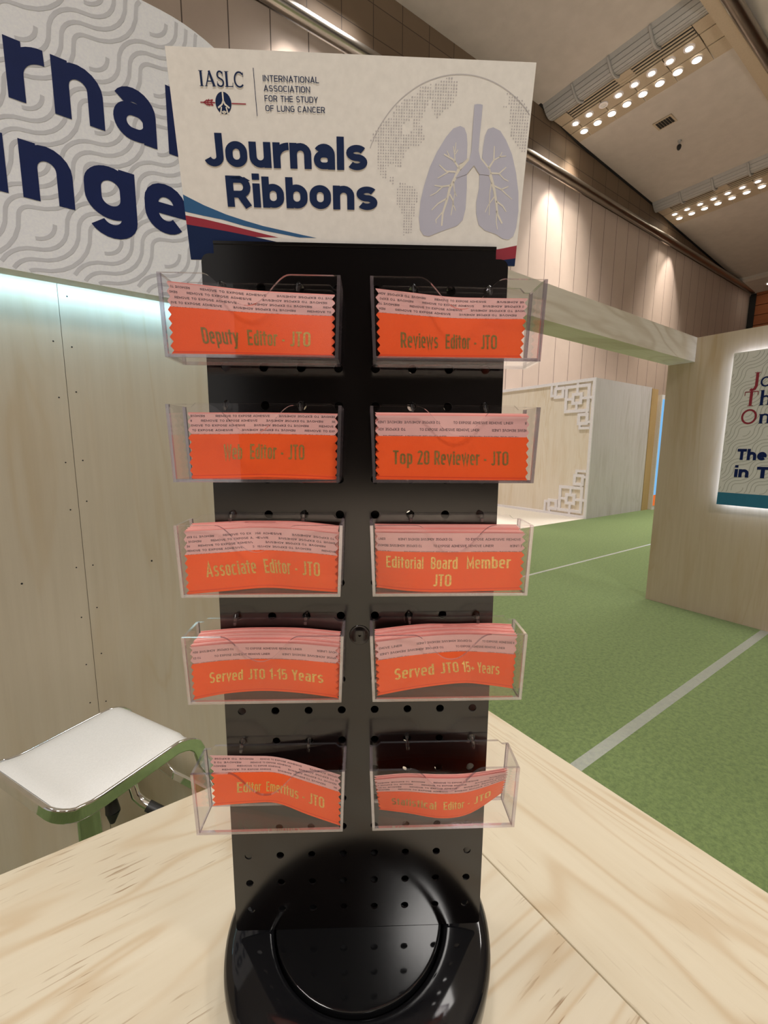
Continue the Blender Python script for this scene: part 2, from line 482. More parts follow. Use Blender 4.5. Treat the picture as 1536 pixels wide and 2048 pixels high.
def glyph(ch, w, t, xh):
    """list of (points, closed, thickness factor), advance"""
    h = t / 2
    L, R, B, T, C = h, w - h, h, xh - h, 1 - h
    r = (R - L) / 2
    m = (L + R) / 2
    W = w * 1.12
    RR = W - h
    mm = (L + RR) / 2
    rr = (RR - L) / 2
    G = []
    def s(*p, c=False, k=1.0): G.append((list(p), c, k))
    adv = w
    D = -0.27 + h
    if ch == ' ': return [], w * 0.55
    if ch == 'a':
        G.append((bowl(L, R, B, xh * 0.60), True, 0.92)); s((R, 0), (R, T - r)); G[-1][0].extend(arc(m, T - r, r, r, 0, 150))
    elif ch == 'b': s((L, 0), (L, 1.0)); G.append((bowl(L, R, B, T), True, 1))
    elif ch == 'c': G.append((arc(m, T - r, r, r, 25, 180) + arc(m, B + r, r, r, 180, 335), False, 1))
    elif ch == 'd': s((R, 0), (R, 1.0)); G.append((bowl(L, R, B, T), True, 1))
    elif ch == 'e':
        my = xh * 0.5; G.append(([(L, my), (R + h * 0.9, my)], False, 0.85)); G.append(([(R, my), (R, max(my, T - r))] + arc(m, T - r, r, r, 0, 180) + arc(m, B + r, r, r, 180, 318), False, 1))
    elif ch == 'f': adv = w * 0.7; s((L + h, 0), (L + h, C - r * .8)); G[-1][0].extend(arc(L + h + r * .8, C - r * .8, r * .8, r * .8, 180, 95)); s((0, T), (w * .68, T), k=.85)
    elif ch == 'g':
        G.append((bowl(L, R, B, T), True, 1)); s((R, xh), (R, D + r)); G[-1][0].extend(arc(m, D + r, r, r, 0, -150))
    elif ch == 'h': s((L, 0), (L, 1)); G.append(([(R, 0), (R, T - r)] + arc(m, T - r, r, r, 0, 180), False, 1))
    elif ch == 'i': adv = t; s((h, 0), (h, xh)); s((h, xh + t * .5), (h, xh + t * 1.4))
    elif ch == 'l': adv = t; s((h, 0), (h, 1))
    elif ch == 'm':
        adv = w * 1.62; q = (adv - t) / 2; rq = q / 2
        s((L, 0), (L, xh))
        for k in (0, 1):
            x0 = L + k * q
            G.append(([(x0 + q, 0), (x0 + q, T - rq)] + arc(x0 + rq, T - rq, rq, rq, 0, 180), False, 1))
    elif ch == 'n': s((L, 0), (L, xh)); G.append(([(R, 0), (R, T - r)] + arc(m, T - r, r, r, 0, 175), False, 1))
    elif ch == 'o': G.append((bowl(L, R, B, T), True, 1))
    elif ch == 'p': s((L, -.27), (L, xh)); G.append((bowl(L, R, B, T), True, 1))
    elif ch == 'r': adv = w * 0.68; s((L, 0), (L, xh)); G.append((arc(L + w * .55, T - w * .5, w * .55, w * .5, 180, 88), False, 1))
    elif ch == 's' or ch == 'S':
        top = T if ch == 's' else C
        if ch == 'S': R, m, r, adv = RR * .96, (L + RR * .96) / 2, (RR * .96 - L) / 2, W * .96
        ry = (top - B) / 4
        G.append((arc(m, top - ry, r, ry, 30, 180, 10) + arc(m, top - ry, r, ry, 195, 262, 5) + [(m, (top + B) / 2)] + arc(m, B + ry, r, ry, 82, 15, 5) + arc(m, B + ry, r, ry, 0, -150, 10), False, 0.95))
    elif ch == 't': adv = w * 0.66; s((L + h * .6, .94), (L + h * .6, B + r * .6)); G[-1][0].extend(arc(L + h * .6 + r * .6, B + r * .6, r * .6, r * .6, 180, 275)); s((-.04, T), (w * .74, T), k=.8)
    elif ch == 'u': s((R, 0), (R, xh)); G.append(([(L, xh), (L, B + r)] + arc(m, B + r, r, r, 180, 355), False, 1))
    elif ch == 'v': s((h * .7, xh), (m, h * .6), (w - h * .7, xh))
    elif ch == 'W': adv = W * 1.5; s((h * .7, 1), (adv * .27, h * .6), (adv * .5, C), (adv * .73, h * .6), (adv - h * .7, 1))
    elif ch == 'w': adv = w * 1.5; s((h * .7, xh), (adv * .27, h * .6), (adv * .5, xh), (adv * .73, h * .6), (adv - h * .7, xh))
    elif ch == 'y': s((h * .7, xh), (m, h * .4)); s((w - h * .7, xh), (m - w * .1, -.27 + h), (0, -.27 + h * .9))
    elif ch == 'A': adv = W * 1.08; s((h * .7, 0), (adv / 2, 1 - h * .5), (adv - h * .7, 0)); s((adv * .22, .28), (adv * .78, .28), k=.8)
    elif ch == 'B': adv = W; G.append(([(L, B), (L, C), (RR * .55, C)] + arc(RR * .62, .5 + (C - .5) / 2, RR * .36, (C - .5) / 2, 90, -90, 8) + [(L, .5)], False, 1)); G.append(([(RR * .5, .5)] + arc(RR * .62, (B + .5) / 2, RR * .4, (.5 - B) / 2, 90, -90, 8) + [(L, B)], False, 1))
    elif ch == 'C' or ch == 'G':
        adv = W; G.append((arc(mm, C - rr, rr, rr, 30, 180) + arc(mm, B + rr, rr, rr, 180, 330 if ch == 'C' else 360), False, 1))
        if ch == 'G': s((RR, B + rr), (RR, .48), (mm + h * .3, .48))
    elif ch == 'D': adv = W; G.append(([(L, B), (L, C), (RR - rr, C)] + arc(RR - rr, C - rr, rr, rr, 90, 0) + arc(RR - rr, B + rr, rr, rr, 0, -90) + [(L, B)], False, 1))
    elif ch == 'E': adv = W * .88; s((adv, B), (L, B), (L, C), (adv, C)); s((L, .5), (adv * .93, .5))
    elif ch == 'F': adv = W * .84; s((L, 0), (L, C), (adv, C)); s((L, .48), (adv * .92, .48))
    elif ch == 'H': adv = W * 1.02; s((L, 0), (L, 1)); s((adv - h, 0), (adv - h, 1)); s((L, .5), (adv - h, .5))
    elif ch == 'I': adv = t; s((h, 0), (h, 1))
    elif ch == 'J': adv = w * .92; q = adv - h; rj = (q - L) / 2; G.append(([(q, 1), (q, B + rj)] + arc((q + L) / 2, B + rj, rj, rj, 0, -160), False, 1))
    elif ch == 'L': adv = W * .82; s((L, 1), (L, B), (adv, B))
    elif ch == 'M': adv = W * 1.25; s((L, 0), (L, C), (adv / 2, .22), (adv - h, C), (adv - h, 0))
    elif ch == 'N': adv = W * 1.04; s((L, 0), (L, C), (adv - h, B), (adv - h, 1))
    elif ch in 'O0':
        adv = W * (1.06 if ch == 'O' else .98); G.append((bowl(L, adv - h, B, C), True, 1))
    elif ch == 'P': adv = W * .95; ry = .27; G.append(([(L, 0), (L, C), (adv - h - ry, C)] + arc(adv - h - ry * .9, C - ry + h * .3, ry * .9, ry - h * .3, 90, -90, 8) + [(L, C - 2 * ry + h * .6)], False, 1))
    elif ch == 'R': adv = W; ry = .27; G.append(([(L, 0), (L, C), (adv * .6, C)] + arc(adv * .58, C - ry + h * .3, adv * .42 - h, ry - h * .3, 90, -90, 8) + [(L, C - 2 * ry + h * .6)], False, 1)); s((adv * .5, .46), (adv - h * .8, 0))
    elif ch == 'T': adv = W * .9; s((0, C), (adv, C)); s((adv / 2, 0), (adv / 2, C))
    elif ch == 'U': adv = W; G.append(([(L, 1), (L, B + rr)] + arc(mm, B + rr, rr, rr, 180, 360) + [(RR, 1)], False, 1))
    elif ch == 'V': adv = W * 1.05; s((h * .7, 1), (adv / 2, h * .6), (adv - h * .7, 1))
    elif ch == 'X': adv = W; s((h * .7, 0), (adv - h * .7, 1)); s((h * .7, 1), (adv - h * .7, 0))
    elif ch == 'Y': adv = W; s((h * .7, 1), (adv / 2, .45), (adv / 2, 0)); s((adv - h * .7, 1), (adv / 2, .45))
    elif ch == '1': adv = w * .62; s((adv - h, 0), (adv - h, C), (0, C - .18))
    elif ch == '2': ry = rr = (RR - L) / 2; adv = W; G.append((arc(mm, C - rr, rr, rr, 165, -20) + [(L + h * .2, B), (RR + h, B)], False, 1))
    elif ch == '5': adv = W; rr2 = (RR - L) / 2; G.append(([(RR, C), (L + h * .2, C), (L, .52)] + arc(mm, .62 - rr2, rr2, rr2, 140, 0, 8) + arc(mm, B + rr2, rr2, rr2, 0, -160, 8), False, 1))
    elif ch == '-': adv = w * .5; s((0, .38), (adv, .38))
    elif ch == '+': adv = w * .95; s((0, .38), (adv, .38), k=.8); s((adv / 2, .38 - adv * .5), (adv / 2, .38 + adv * .5), k=.8)
    return G, adv

def stroke_quads(pts, closed, t):
    """polyline -> list of quads (miter joins, butt ends)"""
    P = [Vector(p).to_2d() for p in pts]
    Q = [P[0]]
    for p in P[1:]:
        if (p - Q[-1]).length > 1e-5: Q.append(p)
    if closed and (Q[0] - Q[-1]).length < 1e-5: Q.pop()
    n = len(Q)
    if n < 2: return []
    Ls, Rs = [], []
    for i in range(n):
        a = Q[i - 1] if (i > 0 or closed) else None
        b = Q[(i + 1) % n] if (i < n - 1 or closed) else None
        d0 = (Q[i] - a).normalized() if a is not None else (b - Q[i]).normalized()
        d1 = (b - Q[i]).normalized() if b is not None else d0
        n0, n1 = Vector((-d0.y, d0.x)), Vector((-d1.y, d1.x))
        k = n0 + n1
        k = k.normalized() if k.length > 1e-4 else n0
        c = max(0.35, k.dot(n0))
        off = k * (t / 2 / c)
        Ls.append(Q[i] + off); Rs.append(Q[i] - off)
    out = []
    for i in range(n if closed else n - 1):
        j = (i + 1) % n
        out.append([Rs[i], Rs[j], Ls[j], Ls[i]])
    return out

FONT = dict(
    gotham=dict(w=.70, t=.185, xh=.735, sp=.075), poster=dict(w=.74, t=.25, xh=.74, sp=.06), sans=dict(w=.60, t=.10, xh=.72, sp=.16),
    gold=dict(w=.36, t=.132, xh=.775, sp=.08), wide=dict(w=.80, t=.17, xh=.72, sp=.17), narrow=dict(w=.60, t=.13, xh=.72, sp=.12))

def text_polys(txt, font, thick=None):
    F = dict(FONT[font])
    if thick: F['t'] = thick
    x = 0.0
    out = []
    for ch in txt:
        g, adv = glyph(ch, F['w'], F['t'], F['xh'])
        polys = []
        for si, (pts, cl, k) in enumerate(g):
            polys += [(q, si + .06 * qi) for qi, q in enumerate(stroke_quads(pts, cl, F['t'] * k))]
        out.append([([(p.x + x, p.y) for p in q], si) for q, si in polys])
        x += adv + F['sp']
    return out, max(1e-6, x - F['sp'])

def unit_of(fn, x, y, h):
    return (Vector(fn(x, y + h)) - Vector(fn(x, y))).length / h

def put_text(mb, txt, font, fn, x, y, height, width=None, mi=0, flip=False, clip=None, thick=None):
    """letters with cap height `height`, lower left corner (x, y) on the surface fn(x, y)"""
    glyphs, w = text_polys(txt, font, thick)
    p0 = Vector(fn(x, y)); nrm = (Vector(fn(x + height * .1, y)) - p0).cross(Vector(fn(x, y + height * .1)) - p0).normalized() * max(height * unit_of(fn, x, y, height) * 0.0004, 1.2e-5)
    sx = height if width is None else width / w
    for polys in glyphs:
        if not polys: continue
        qs = []
        for q in polys:
            q, k = q
            if flip: qs.append(([(x + (w - px) * sx, y + (1 - py) * height) for px, py in q], k))
            else: qs.append(([(x + px * sx, y + py * height) for px, py in q], k))
        if clip:
            xs = [p[0] for q, k in qs for p in q]
            if min(xs) < clip[0] or max(xs) > clip[1]: continue
        for q, k in qs:
            mb.face([Vector(fn(*p)) + nrm * k for p in q], mi)
    return w * sx

def serif_glyph(ch):
    """(polygons as stroke lists, advance) for roman capitals and a few lower case letters, cap height 1"""
    k, n = .165, .075
    S = lambda *p, t=k, c=False: (list(p), c, t)
    if ch == 'I': return [S((.16, 0), (.16, 1)), S((0, .02), (.32, .02), t=.04), S((0, .98), (.32, .98), t=.04)], .34
    if ch == 'A': return [S((.10, .0), (.42, .97), t=n), S((.40, 1), (.74, 0)), S((.2, .33), (.6, .33), t=n), S((0, .02), (.22, .02), t=.04), S((.58, .02), (.88, .02), t=.04)], .88
    if ch == 'S': return [S(*(arc(.29, .76, .2, .215, 20, 180) + arc(.29, .76, .2, .215, 195, 255, 5) + arc(.29, .26, .23, .235, 75, 10, 6) + arc(.29, .26, .23, .235, 0, -165)), t=.11), S((.5, .66), (.5, .97), t=.04), S((.06, .05), (.06, .34), t=.04)], .58
    if ch == 'L': return [S((.16, 0), (.16, 1)), S((0, .98), (.34, .98), t=.04), S((0, .03), (.6, .03), t=.06), S((.6, 0), (.63, .28), t=.04)], .66
    if ch == 'C': return [S(*arc(.42, .5, .36, .47, 42, 318, 22), t=.11), S((.72, .66), (.72, .97), t=.04)], .82
    if ch == 'J': return [S((.34, 1), (.34, .1), (.27, -.1), (.12, -.17), (.02, -.10)), S((.18, .98), (.5, .98), t=.04)], .52
    if ch == 'T': return [S((.38, 0), (.38, 1)), S((.02, .97), (.74, .97), t=.06), S((.22, .02), (.54, .02), t=.04), S((.02, .98), (.02, .72), t=.04), S((.74, .98), (.74, .72), t=.04)], .78
    if ch == 'O': return [S(*arc(.45, .5, .38, .46, 0, 360, 30)[:-1], t=.12, c=True)], .92
    if ch == 'o': return [S(*arc(.3, .33, .24, .29, 0, 360, 24)[:-1], t=.10, c=True)], .62
    if ch == 'h': return [S((.13, 0), (.13, 1.02)), S(*([(.5, 0), (.5, .42)] + arc(.32, .42, .18, .19, 0, 150)), t=.11), S((0, .02), (.26, .02), t=.04), S((.37, .02), (.63, .02), t=.04), S((0, 1.0), (.14, 1.0), t=.04)], .66
    if ch == 'n': return [S((.13, 0), (.13, .64)), S(*([(.5, 0), (.5, .42)] + arc(.32, .42, .18, .19, 0, 150)), t=.11), S((0, .02), (.26, .02), t=.04), S((.37, .02), (.63, .02), t=.04), S((0, .62), (.14, .62), t=.04)], .66
    return [], .3

def put_serif(mb, txt, fn, x, y, height, width=None, mi=0, sp=.05):
    tot = sum(serif_glyph(c)[1] + sp for c in txt) - sp
    sx = height if width is None else width / tot
    cx = 0
    for c in txt:
        g, adv = serif_glyph(c)
        p0 = Vector(fn(x, y)); nrm = (Vector(fn(x + height * .1, y)) - p0).cross(Vector(fn(x, y + height * .1)) - p0).normalized() * max(height * unit_of(fn, x, y, height) * 0.0004, 1.2e-5)
        for si, (pts, cl, t) in enumerate(g):
            for q in stroke_quads(pts, cl, t):
                mb.face([Vector(fn(x + (p.x + cx) * sx, y + p.y * height)) + nrm * si for p in q], mi)
        cx += adv + sp

def waves(mb, fn, inside, x0, x1, y0, y1, tile, t, mi, rot=0.0):
    """rows of interlocking quarter-circle lines"""
    radii0, radii1 = (.29, .46, .63, .80), (.20, .37, .54)
    nx, ny = int((x1 - x0) / tile) + 1, int((y1 - y0) / tile) + 1
    for i in range(nx):
        for j in range(ny):
            ox, oy = x0 + i * tile, y0 + j * tile
            for rad, cx, cy, a0 in [(q, 0, 1, -90) for q in radii0] + [(q, 1, 0, 90) for q in radii1]:
                pts = [(ox + tile * px, oy + tile * py) for px, py in arc(cx, cy, rad, rad, a0, a0 + 90, 7)]
                run = []
                for p in pts + [None]:
                    if p is not None and inside(*p): run.append(p)
                    else:
                        for q in (stroke_quads(run, False, t) if len(run) > 1 else []):
                            mb.face([fn(v.x, v.y) for v in q], mi)
                        run = []

# measured shapes (inches): ribbon edges (u, v, distance from the pegboard), sign outlines
RIBBONS = {'1L': (19, [(-4.482, -1.927, 1.06), (-3.444, -1.907, 1.0), (-2.525, -1.894, 0.9), (-1.587, -1.88, 0.78), (-0.539, -1.868, 0.66)], [(-4.5, -0.281, 1.08), (-3.669, -0.325, 1.0), (-2.605, -0.372, 0.85), (-1.571, -0.348, 0.65), (-0.535, -0.323, 0.48)]),
 '1R': (19, [(0.534, -1.927, 1.02), (1.483, -1.888, 0.85), (2.42, -1.843, 0.65), (3.381, -1.808, 0.5), (4.354, -1.781, 0.42)], [(0.479, -0.337, 1.05), (1.425, -0.356, 0.85), (2.387, -0.353, 0.6), (3.333, -0.315, 0.45), (4.468, -0.28, 0.36)]),
 '2L': (16, [(-4.497, -1.967, 0.36), (-3.512, -1.943, 0.36), (-2.539, -1.919, 0.36), (-1.527, -1.944, 0.36), (-0.519, -1.99, 0.36)], [(-4.458, -0.256, 0.33), (-3.442, -0.251, 0.33), (-2.487, -0.243, 0.33), (-1.493, -0.248, 0.33), (-0.503, -0.257, 0.33)]),
 '2R': (16, [(0.509, -1.919, 1.0), (1.517, -1.93, 1.0), (2.549, -1.945, 1.0), (3.552, -1.953, 1.0), (4.543, -1.957, 1.0)], [(0.454, -0.306, 0.9), (1.501, -0.305, 0.9), (2.52, -0.303, 0.9), (3.51, -0.306, 0.9), (4.577, -0.308, 0.9)]),
 '3L': (13, [(-4.523, -1.949, 1.08), (-3.474, -1.9, 0.962), (-2.453, -1.9, 0.709), (-1.473, -1.9, 0.904), (-0.489, -1.914, 1.08)], [(-4.591, -0.291, 1.008), (-3.659, -0.268, 0.895), (-2.69, -0.252, 0.651), (-1.539, -0.271, 0.84), (-0.457, -0.343, 1.09)]),
 '3R': (13, [(0.516, -1.9, 0.714), (1.387, -1.9, 1.053), (2.265, -1.926, 1.08), (3.371, -1.907, 1.08), (4.466, -1.9, 1.024)], [(0.46, -0.315, 1.049), (1.362, -0.321, 1.09), (2.284, -0.322, 1.09), (3.306, -0.326, 1.09), (4.475, -0.338, 1.09)]),
 '4L': (10, [(-4.494, -1.935, 1.08), (-3.653, -1.899, 0.85), (-2.648, -1.901, 0.733), (-1.577, -1.9, 0.873), (-0.503, -1.948, 1.08)], [(-4.554, -0.418, 1.09), (-3.5, -0.337, 1.09), (-2.569, -0.321, 1.09), (-1.571, -0.352, 1.09), (-0.488, -0.465, 1.09)]),
 '4R': (10, [(0.545, -1.9, 1.06), (1.662, -1.901, 0.717), (2.994, -1.9, 0.472), (3.722, -1.899, 0.587), (4.448, -1.901, 0.8)], [(0.466, -0.331, 1.09), (1.618, -0.289, 0.879), (2.692, -0.299, 0.714), (3.606, -0.29, 0.772), (4.454, -0.285, 0.914)]),
 '5L': (6, [(-4.429, -1.922, 0.27), (-3.289, -1.81, 0.32), (-2.446, -1.713, 0.45), (-1.46, -1.853, 0.75), (-0.458, -1.956, 1.05)], [(-4.425, -0.237, 0.27), (-3.241, -0.278, 0.27), (-2.423, -0.272, 0.35), (-1.448, -0.344, 0.62), (-0.464, -0.374, 1.0)]),
 '5R': (6, [(0.626, -1.87, 0.6), (1.444, -1.879, 0.74), (2.469, -1.913, 0.92), (3.372, -1.894, 0.78), (4.438, -1.559, 0.4)], [(0.476, -0.539, 1.03), (1.397, -0.45, 1.06), (2.408, -0.496, 1.07), (3.272, -0.538, 1.0), (4.487, -0.584, 0.75)])}
SIGNG = {"gl":[[[0.403,2.679],[0.576,2.963],[0.975,3.203],[1.001,3.34],[1.197,3.48],[1.507,3.578],[1.586,3.735],[1.894,3.81],[1.906,3.566],[1.824,3.497],[1.749,3.269],[1.64,3.129],[1.773,2.737],[1.632,2.615],[1.37,2.537],[1.258,2.367],[1.146,2.097],[0.995,2.215],[0.848,2.139],[0.823,1.867],[0.672,1.963],[0.551,2.253],[0.578,2.636]],[[1.951,3.789],[2.281,3.952],[2.498,3.881],[2.515,3.65],[2.402,3.422],[2.153,3.257],[2.045,3.116],[1.938,3.228],[1.877,3.588]],[[0.867,1.893],[1.0,1.995],[1.036,1.698],[1.126,1.7],[1.183,1.826],[1.455,1.782],[1.612,1.635],[1.619,1.457],[1.515,0.936],[1.493,0.697],[1.276,0.666],[1.279,1.089],[1.104,1.344],[1.067,1.673]],[[3.728,3.705],[3.937,3.643],[4.153,3.536],[4.318,3.382],[4.37,2.872],[4.354,2.537],[4.206,2.522],[4.05,2.698],[3.918,2.813],[3.853,3.116],[3.839,3.369],[3.749,3.571]],[[3.631,3.409],[3.704,3.536],[3.761,3.367]]],"hole":[[[1.239,3.003],[1.436,3.169],[1.42,2.798],[1.244,2.841],[1.183,2.932]]],"lungL":[[2.633,3.02],[2.462,2.965],[2.298,2.797],[2.081,2.483],[1.919,2.164],[1.788,1.765],[1.711,1.434],[1.686,1.071],[1.722,0.808],[1.821,0.676],[1.963,0.652],[2.3,0.779],[2.697,0.907],[2.843,1.042],[2.9,1.305],[2.894,1.764],[2.872,2.038],[2.759,2.134],[2.618,2.008],[2.661,2.254],[2.748,2.281],[2.847,2.356],[2.839,2.644],[2.807,2.856],[2.738,2.983]],"lungR":[[3.454,3.013],[3.325,2.975],[3.264,2.844],[3.24,2.63],[3.232,2.39],[3.366,2.247],[3.45,2.15],[3.302,2.122],[3.195,2.046],[3.213,1.771],[3.166,1.439],[3.189,1.181],[3.272,0.945],[3.456,0.816],[3.747,0.741],[3.947,0.637],[4.108,0.619],[4.226,0.697],[4.282,0.886],[4.297,1.282],[4.25,1.668],[4.138,2.092],[3.986,2.48],[3.805,2.763],[3.637,2.948]],"trachea":[[2.948,3.441],[3.005,3.452],[3.091,3.454],[3.15,3.442],[3.146,3.168],[3.132,2.841],[3.13,2.532],[3.19,2.364],[3.453,2.126],[3.463,2.027],[3.195,2.046],[3.037,2.227],[2.872,2.038],[2.578,1.945],[2.673,2.083],[2.909,2.333],[2.945,2.503],[2.944,2.977]],"bron":[[[[2.908,2.345],[2.668,2.157],[2.577,1.957],[2.456,1.729],[2.396,1.474],[2.306,1.188],[2.293,0.899]],0.09],[[[2.668,2.157],[2.505,2.336],[2.261,2.439]],0.05],[[[2.554,2.276],[2.528,2.445],[2.486,2.612]],0.03],[[[2.542,2.446],[2.61,2.543]],0.025],[[[2.583,2.081],[2.342,2.088],[2.155,2.218]],0.04],[[[2.403,2.077],[2.199,1.973],[2.126,1.934]],0.03],[[[2.482,1.793],[2.242,1.762],[2.059,1.783]],0.04],[[[2.272,1.763],[2.098,1.62],[1.949,1.554]],0.03],[[[2.394,1.512],[2.172,1.392],[2.011,1.247]],0.04],[[[2.29,1.201],[2.13,1.028],[2.15,0.949]],0.03],[[[2.464,1.603],[2.566,1.452],[2.526,1.141]],0.04],[[[2.554,1.4],[2.642,1.247]],0.03],[[[2.537,1.881],[2.583,1.656],[2.651,1.556]],0.03],[[[2.598,1.657],[2.554,1.4]],0.025],[[[2.539,2.494],[2.546,2.685]],0.025],[[[2.397,2.406],[2.33,2.513]],0.025],[[[3.191,2.352],[3.42,2.15],[3.515,1.954],[3.617,1.704],[3.689,1.451],[3.747,1.192],[3.894,0.984]],0.09],[[[3.418,2.174],[3.536,2.348],[3.521,2.637]],0.045],[[[3.536,2.348],[3.693,2.425],[3.841,2.441]],0.03],[[[3.679,2.412],[3.727,2.522]],0.025],[[[3.473,2.077],[3.7,2.07],[3.867,2.209]],0.04],[[[3.7,2.07],[3.834,1.961],[3.961,1.914]],0.03],[[[3.606,1.805],[3.797,1.734],[3.973,1.801]],0.04],[[[3.797,1.734],[3.931,1.635],[4.098,1.524]],0.03],[[[3.686,1.476],[3.867,1.377],[3.974,1.249]],0.04],[[[3.523,1.879],[3.5,1.651],[3.532,1.162]],0.03],[[[3.63,1.577],[3.494,1.395],[3.417,1.224]],0.03],[[[3.723,1.27],[3.735,1.008],[3.783,0.849]],0.03]]}

# ================================================================== THE SETTING
def struct(o): return tag(o, kind='structure')
I3 = lambda p, d: (p[0], d, p[1])          # (x, z) profile extruded along y

# floor: green carpet and the white walkway by the far booth
b = MB(); b.box((-14, -12, -0.06), (32, 12, -0.01), 1); b.box((-1.2, -2.6, -0.01), (12.2, 4.92, 0.0), 0)
struct(b.build('floor', [M['carpet'], M['hall_floor']]))
b = MB(); b.box((-2, 4.921, -0.01), (8.478, 8.95, 0.004))
struct(b.build('trim_1', M['white_floor']))

# far hall wall: tall panels, tiles above the rail
b = MB(); b.box((-14, 9.0, 0), (29.8, 9.3, 9.62)); b.box((-14, 9.06, 9.62), (29.8, 9.3, 11.6), 1)
struct(b.build('wall_back', [M['hall_panel'], M['hall_tile']]))
# end wall with reddish boards
b = MB(); b.box((29.8, -12, 0), (30.1, 9.3, 11.6))
for k in range(16):
    z = 2.0 + k * 0.5
    b.box((29.72, -12, z), (29.8, 8.72, z + 0.47), 1)
b.box((29.66, 8.72, 0), (29.8, 8.98, 9.5), 2)
struct(b.build('wall_end', [M['dark_gap'], M['redwood'], M['dark_gap']]))

b = MB(); b.box((-14, -12.3, 0), (30, -12, 11.6))
struct(b.build('wall_unseen', M['unseen_dark_wall']))  # unseen wall added behind the camera, kept dark for the pegboard's reflections
# ceiling, falling in steps towards the end wall
prof = [(-14, 11.3), (11.68, 11.3), (13.62, 11.0), (18.6, 10.72), (20.44, 10.45), (27.6, 9.92), (27.6, 9.80), (27.75, 9.72), (29.8, 9.62), (29.8, 12.0), (-14, 12.0)]
b = MB(); b.prism(prof, I3, 4.96, 9.06); b.prism(prof, I3, -12, 4.60)
struct(b.build('ceiling', M['ceil']))
# beam between the ceiling bays, tiled on the near face
bp = [(-14, 10.86), (13.6, 10.86), (29.8, 10.45), (29.8, 12.0), (-14, 12.0)]
b = MB(); b.prism(bp, I3, 4.66, 4.97, 0)
b.box((-14, 4.60, 10.95), (29.8, 4.66, 13.2), 1)
struct(b.build('trim_2', [M['fixture'], M['hall_tile']]))
b = MB()
b.prism([(11.6, 11.33), (13.65, 11.02), (18.6, 10.74), (20.46, 10.47), (27.6, 9.94), (27.6, 9.90), (20.44, 10.43), (18.6, 10.70), (13.62, 10.98), (11.6, 11.29)], I3, 8.985, 9.055)
struct(b.build('trim_3', M['dark_gap']))

def rail(label, y, z, r, x0, x1):
    o = empty('wall_rail', (x0, y, z), label, 'rail')
    t = MB(); t.tube([(0, 0, 0), (x1 - x0, 0, 0)], r, 20)
    t.build('pipe', M['steel'], o, smooth=True)
    k = 0.6
    while k < x1 - x0:
        t = MB(); t.box((k - .03, 0, -.03), (k + .03, 0.135, .03)); t.build('bracket', M['steel'], o); k += 4.8
rail('long brushed steel pipe rail along the far panelled wall', 8.86, 9.70, 0.13, -13.5, 29.6)
rail('brushed steel pipe rail below the tiled beam at the upper right', 4.60, 10.90, 0.14, -13.5, 29.6)

# plywood booth: left wall, beam, right wall
b = MB()
xs = [-3.69, -2.47, -1.25, -0.031, 1.189]
for i in range(4):
    b.box((xs[i] + .0006, 1.654, 0.0), (xs[i + 1] - .0006, 1.672, 2.38))
b.box((-3.69, 1.672, 0), (1.189, 1.856, 2.38), 0)
for sx in (-0.031,):                                   # pin heads down both sides of the sheet joint
    for k in range(11):
        for d in (-.022, .022):
            z = 0.25 + k * .165 + random.uniform(-.03, .03)
            b.prism([(sx + d + .0022 * math.cos(a * PI / 4), z + .0022 * math.sin(a * PI / 4)) for a in range(8)], I3, 1.6535, 1.656, 1)
for px, pz in ((-.21, 1.50), (-.19, 1.02), (.16, 1.04)):
    b.prism([(px + .003 * math.cos(a * PI / 4), pz + .003 * math.sin(a * PI / 4)) for a in range(8)], I3, 1.6535, 1.656, 1)
struct(b.build('wall_left', [M['ply_left'], M['dark_gap']]))
b = MB(); b.box((1.191, 1.654, 2.18), (4.373, 1.856, 2.38))
struct(b.build('trim_4', M['ply_beam']))
b = MB(); b.box((4.374, -2.2, 0.0), (4.58, 1.862, 2.38))
struct(b.build('wall_right', M['ply_right']))

# clear tape stuck over the carpet joints
def tape(label, x0, x1, y, w):
    q = MB(); q.box((x0, y - w / 2, 0.0006), (x1, y + w / 2, 0.0018))
    tag(q.build('floor_tape', M['tape']), label, 'tape', 'clear tape strips on the carpet')
tape('clear tape strip on the green carpet from the counter to the right plywood wall', 0.60, 4.37, 0.955, 0.055)
tape('thin clear tape strip on the carpet beyond the beam, farther from the counter', -1.1, 8.3, 2.99, 0.034)

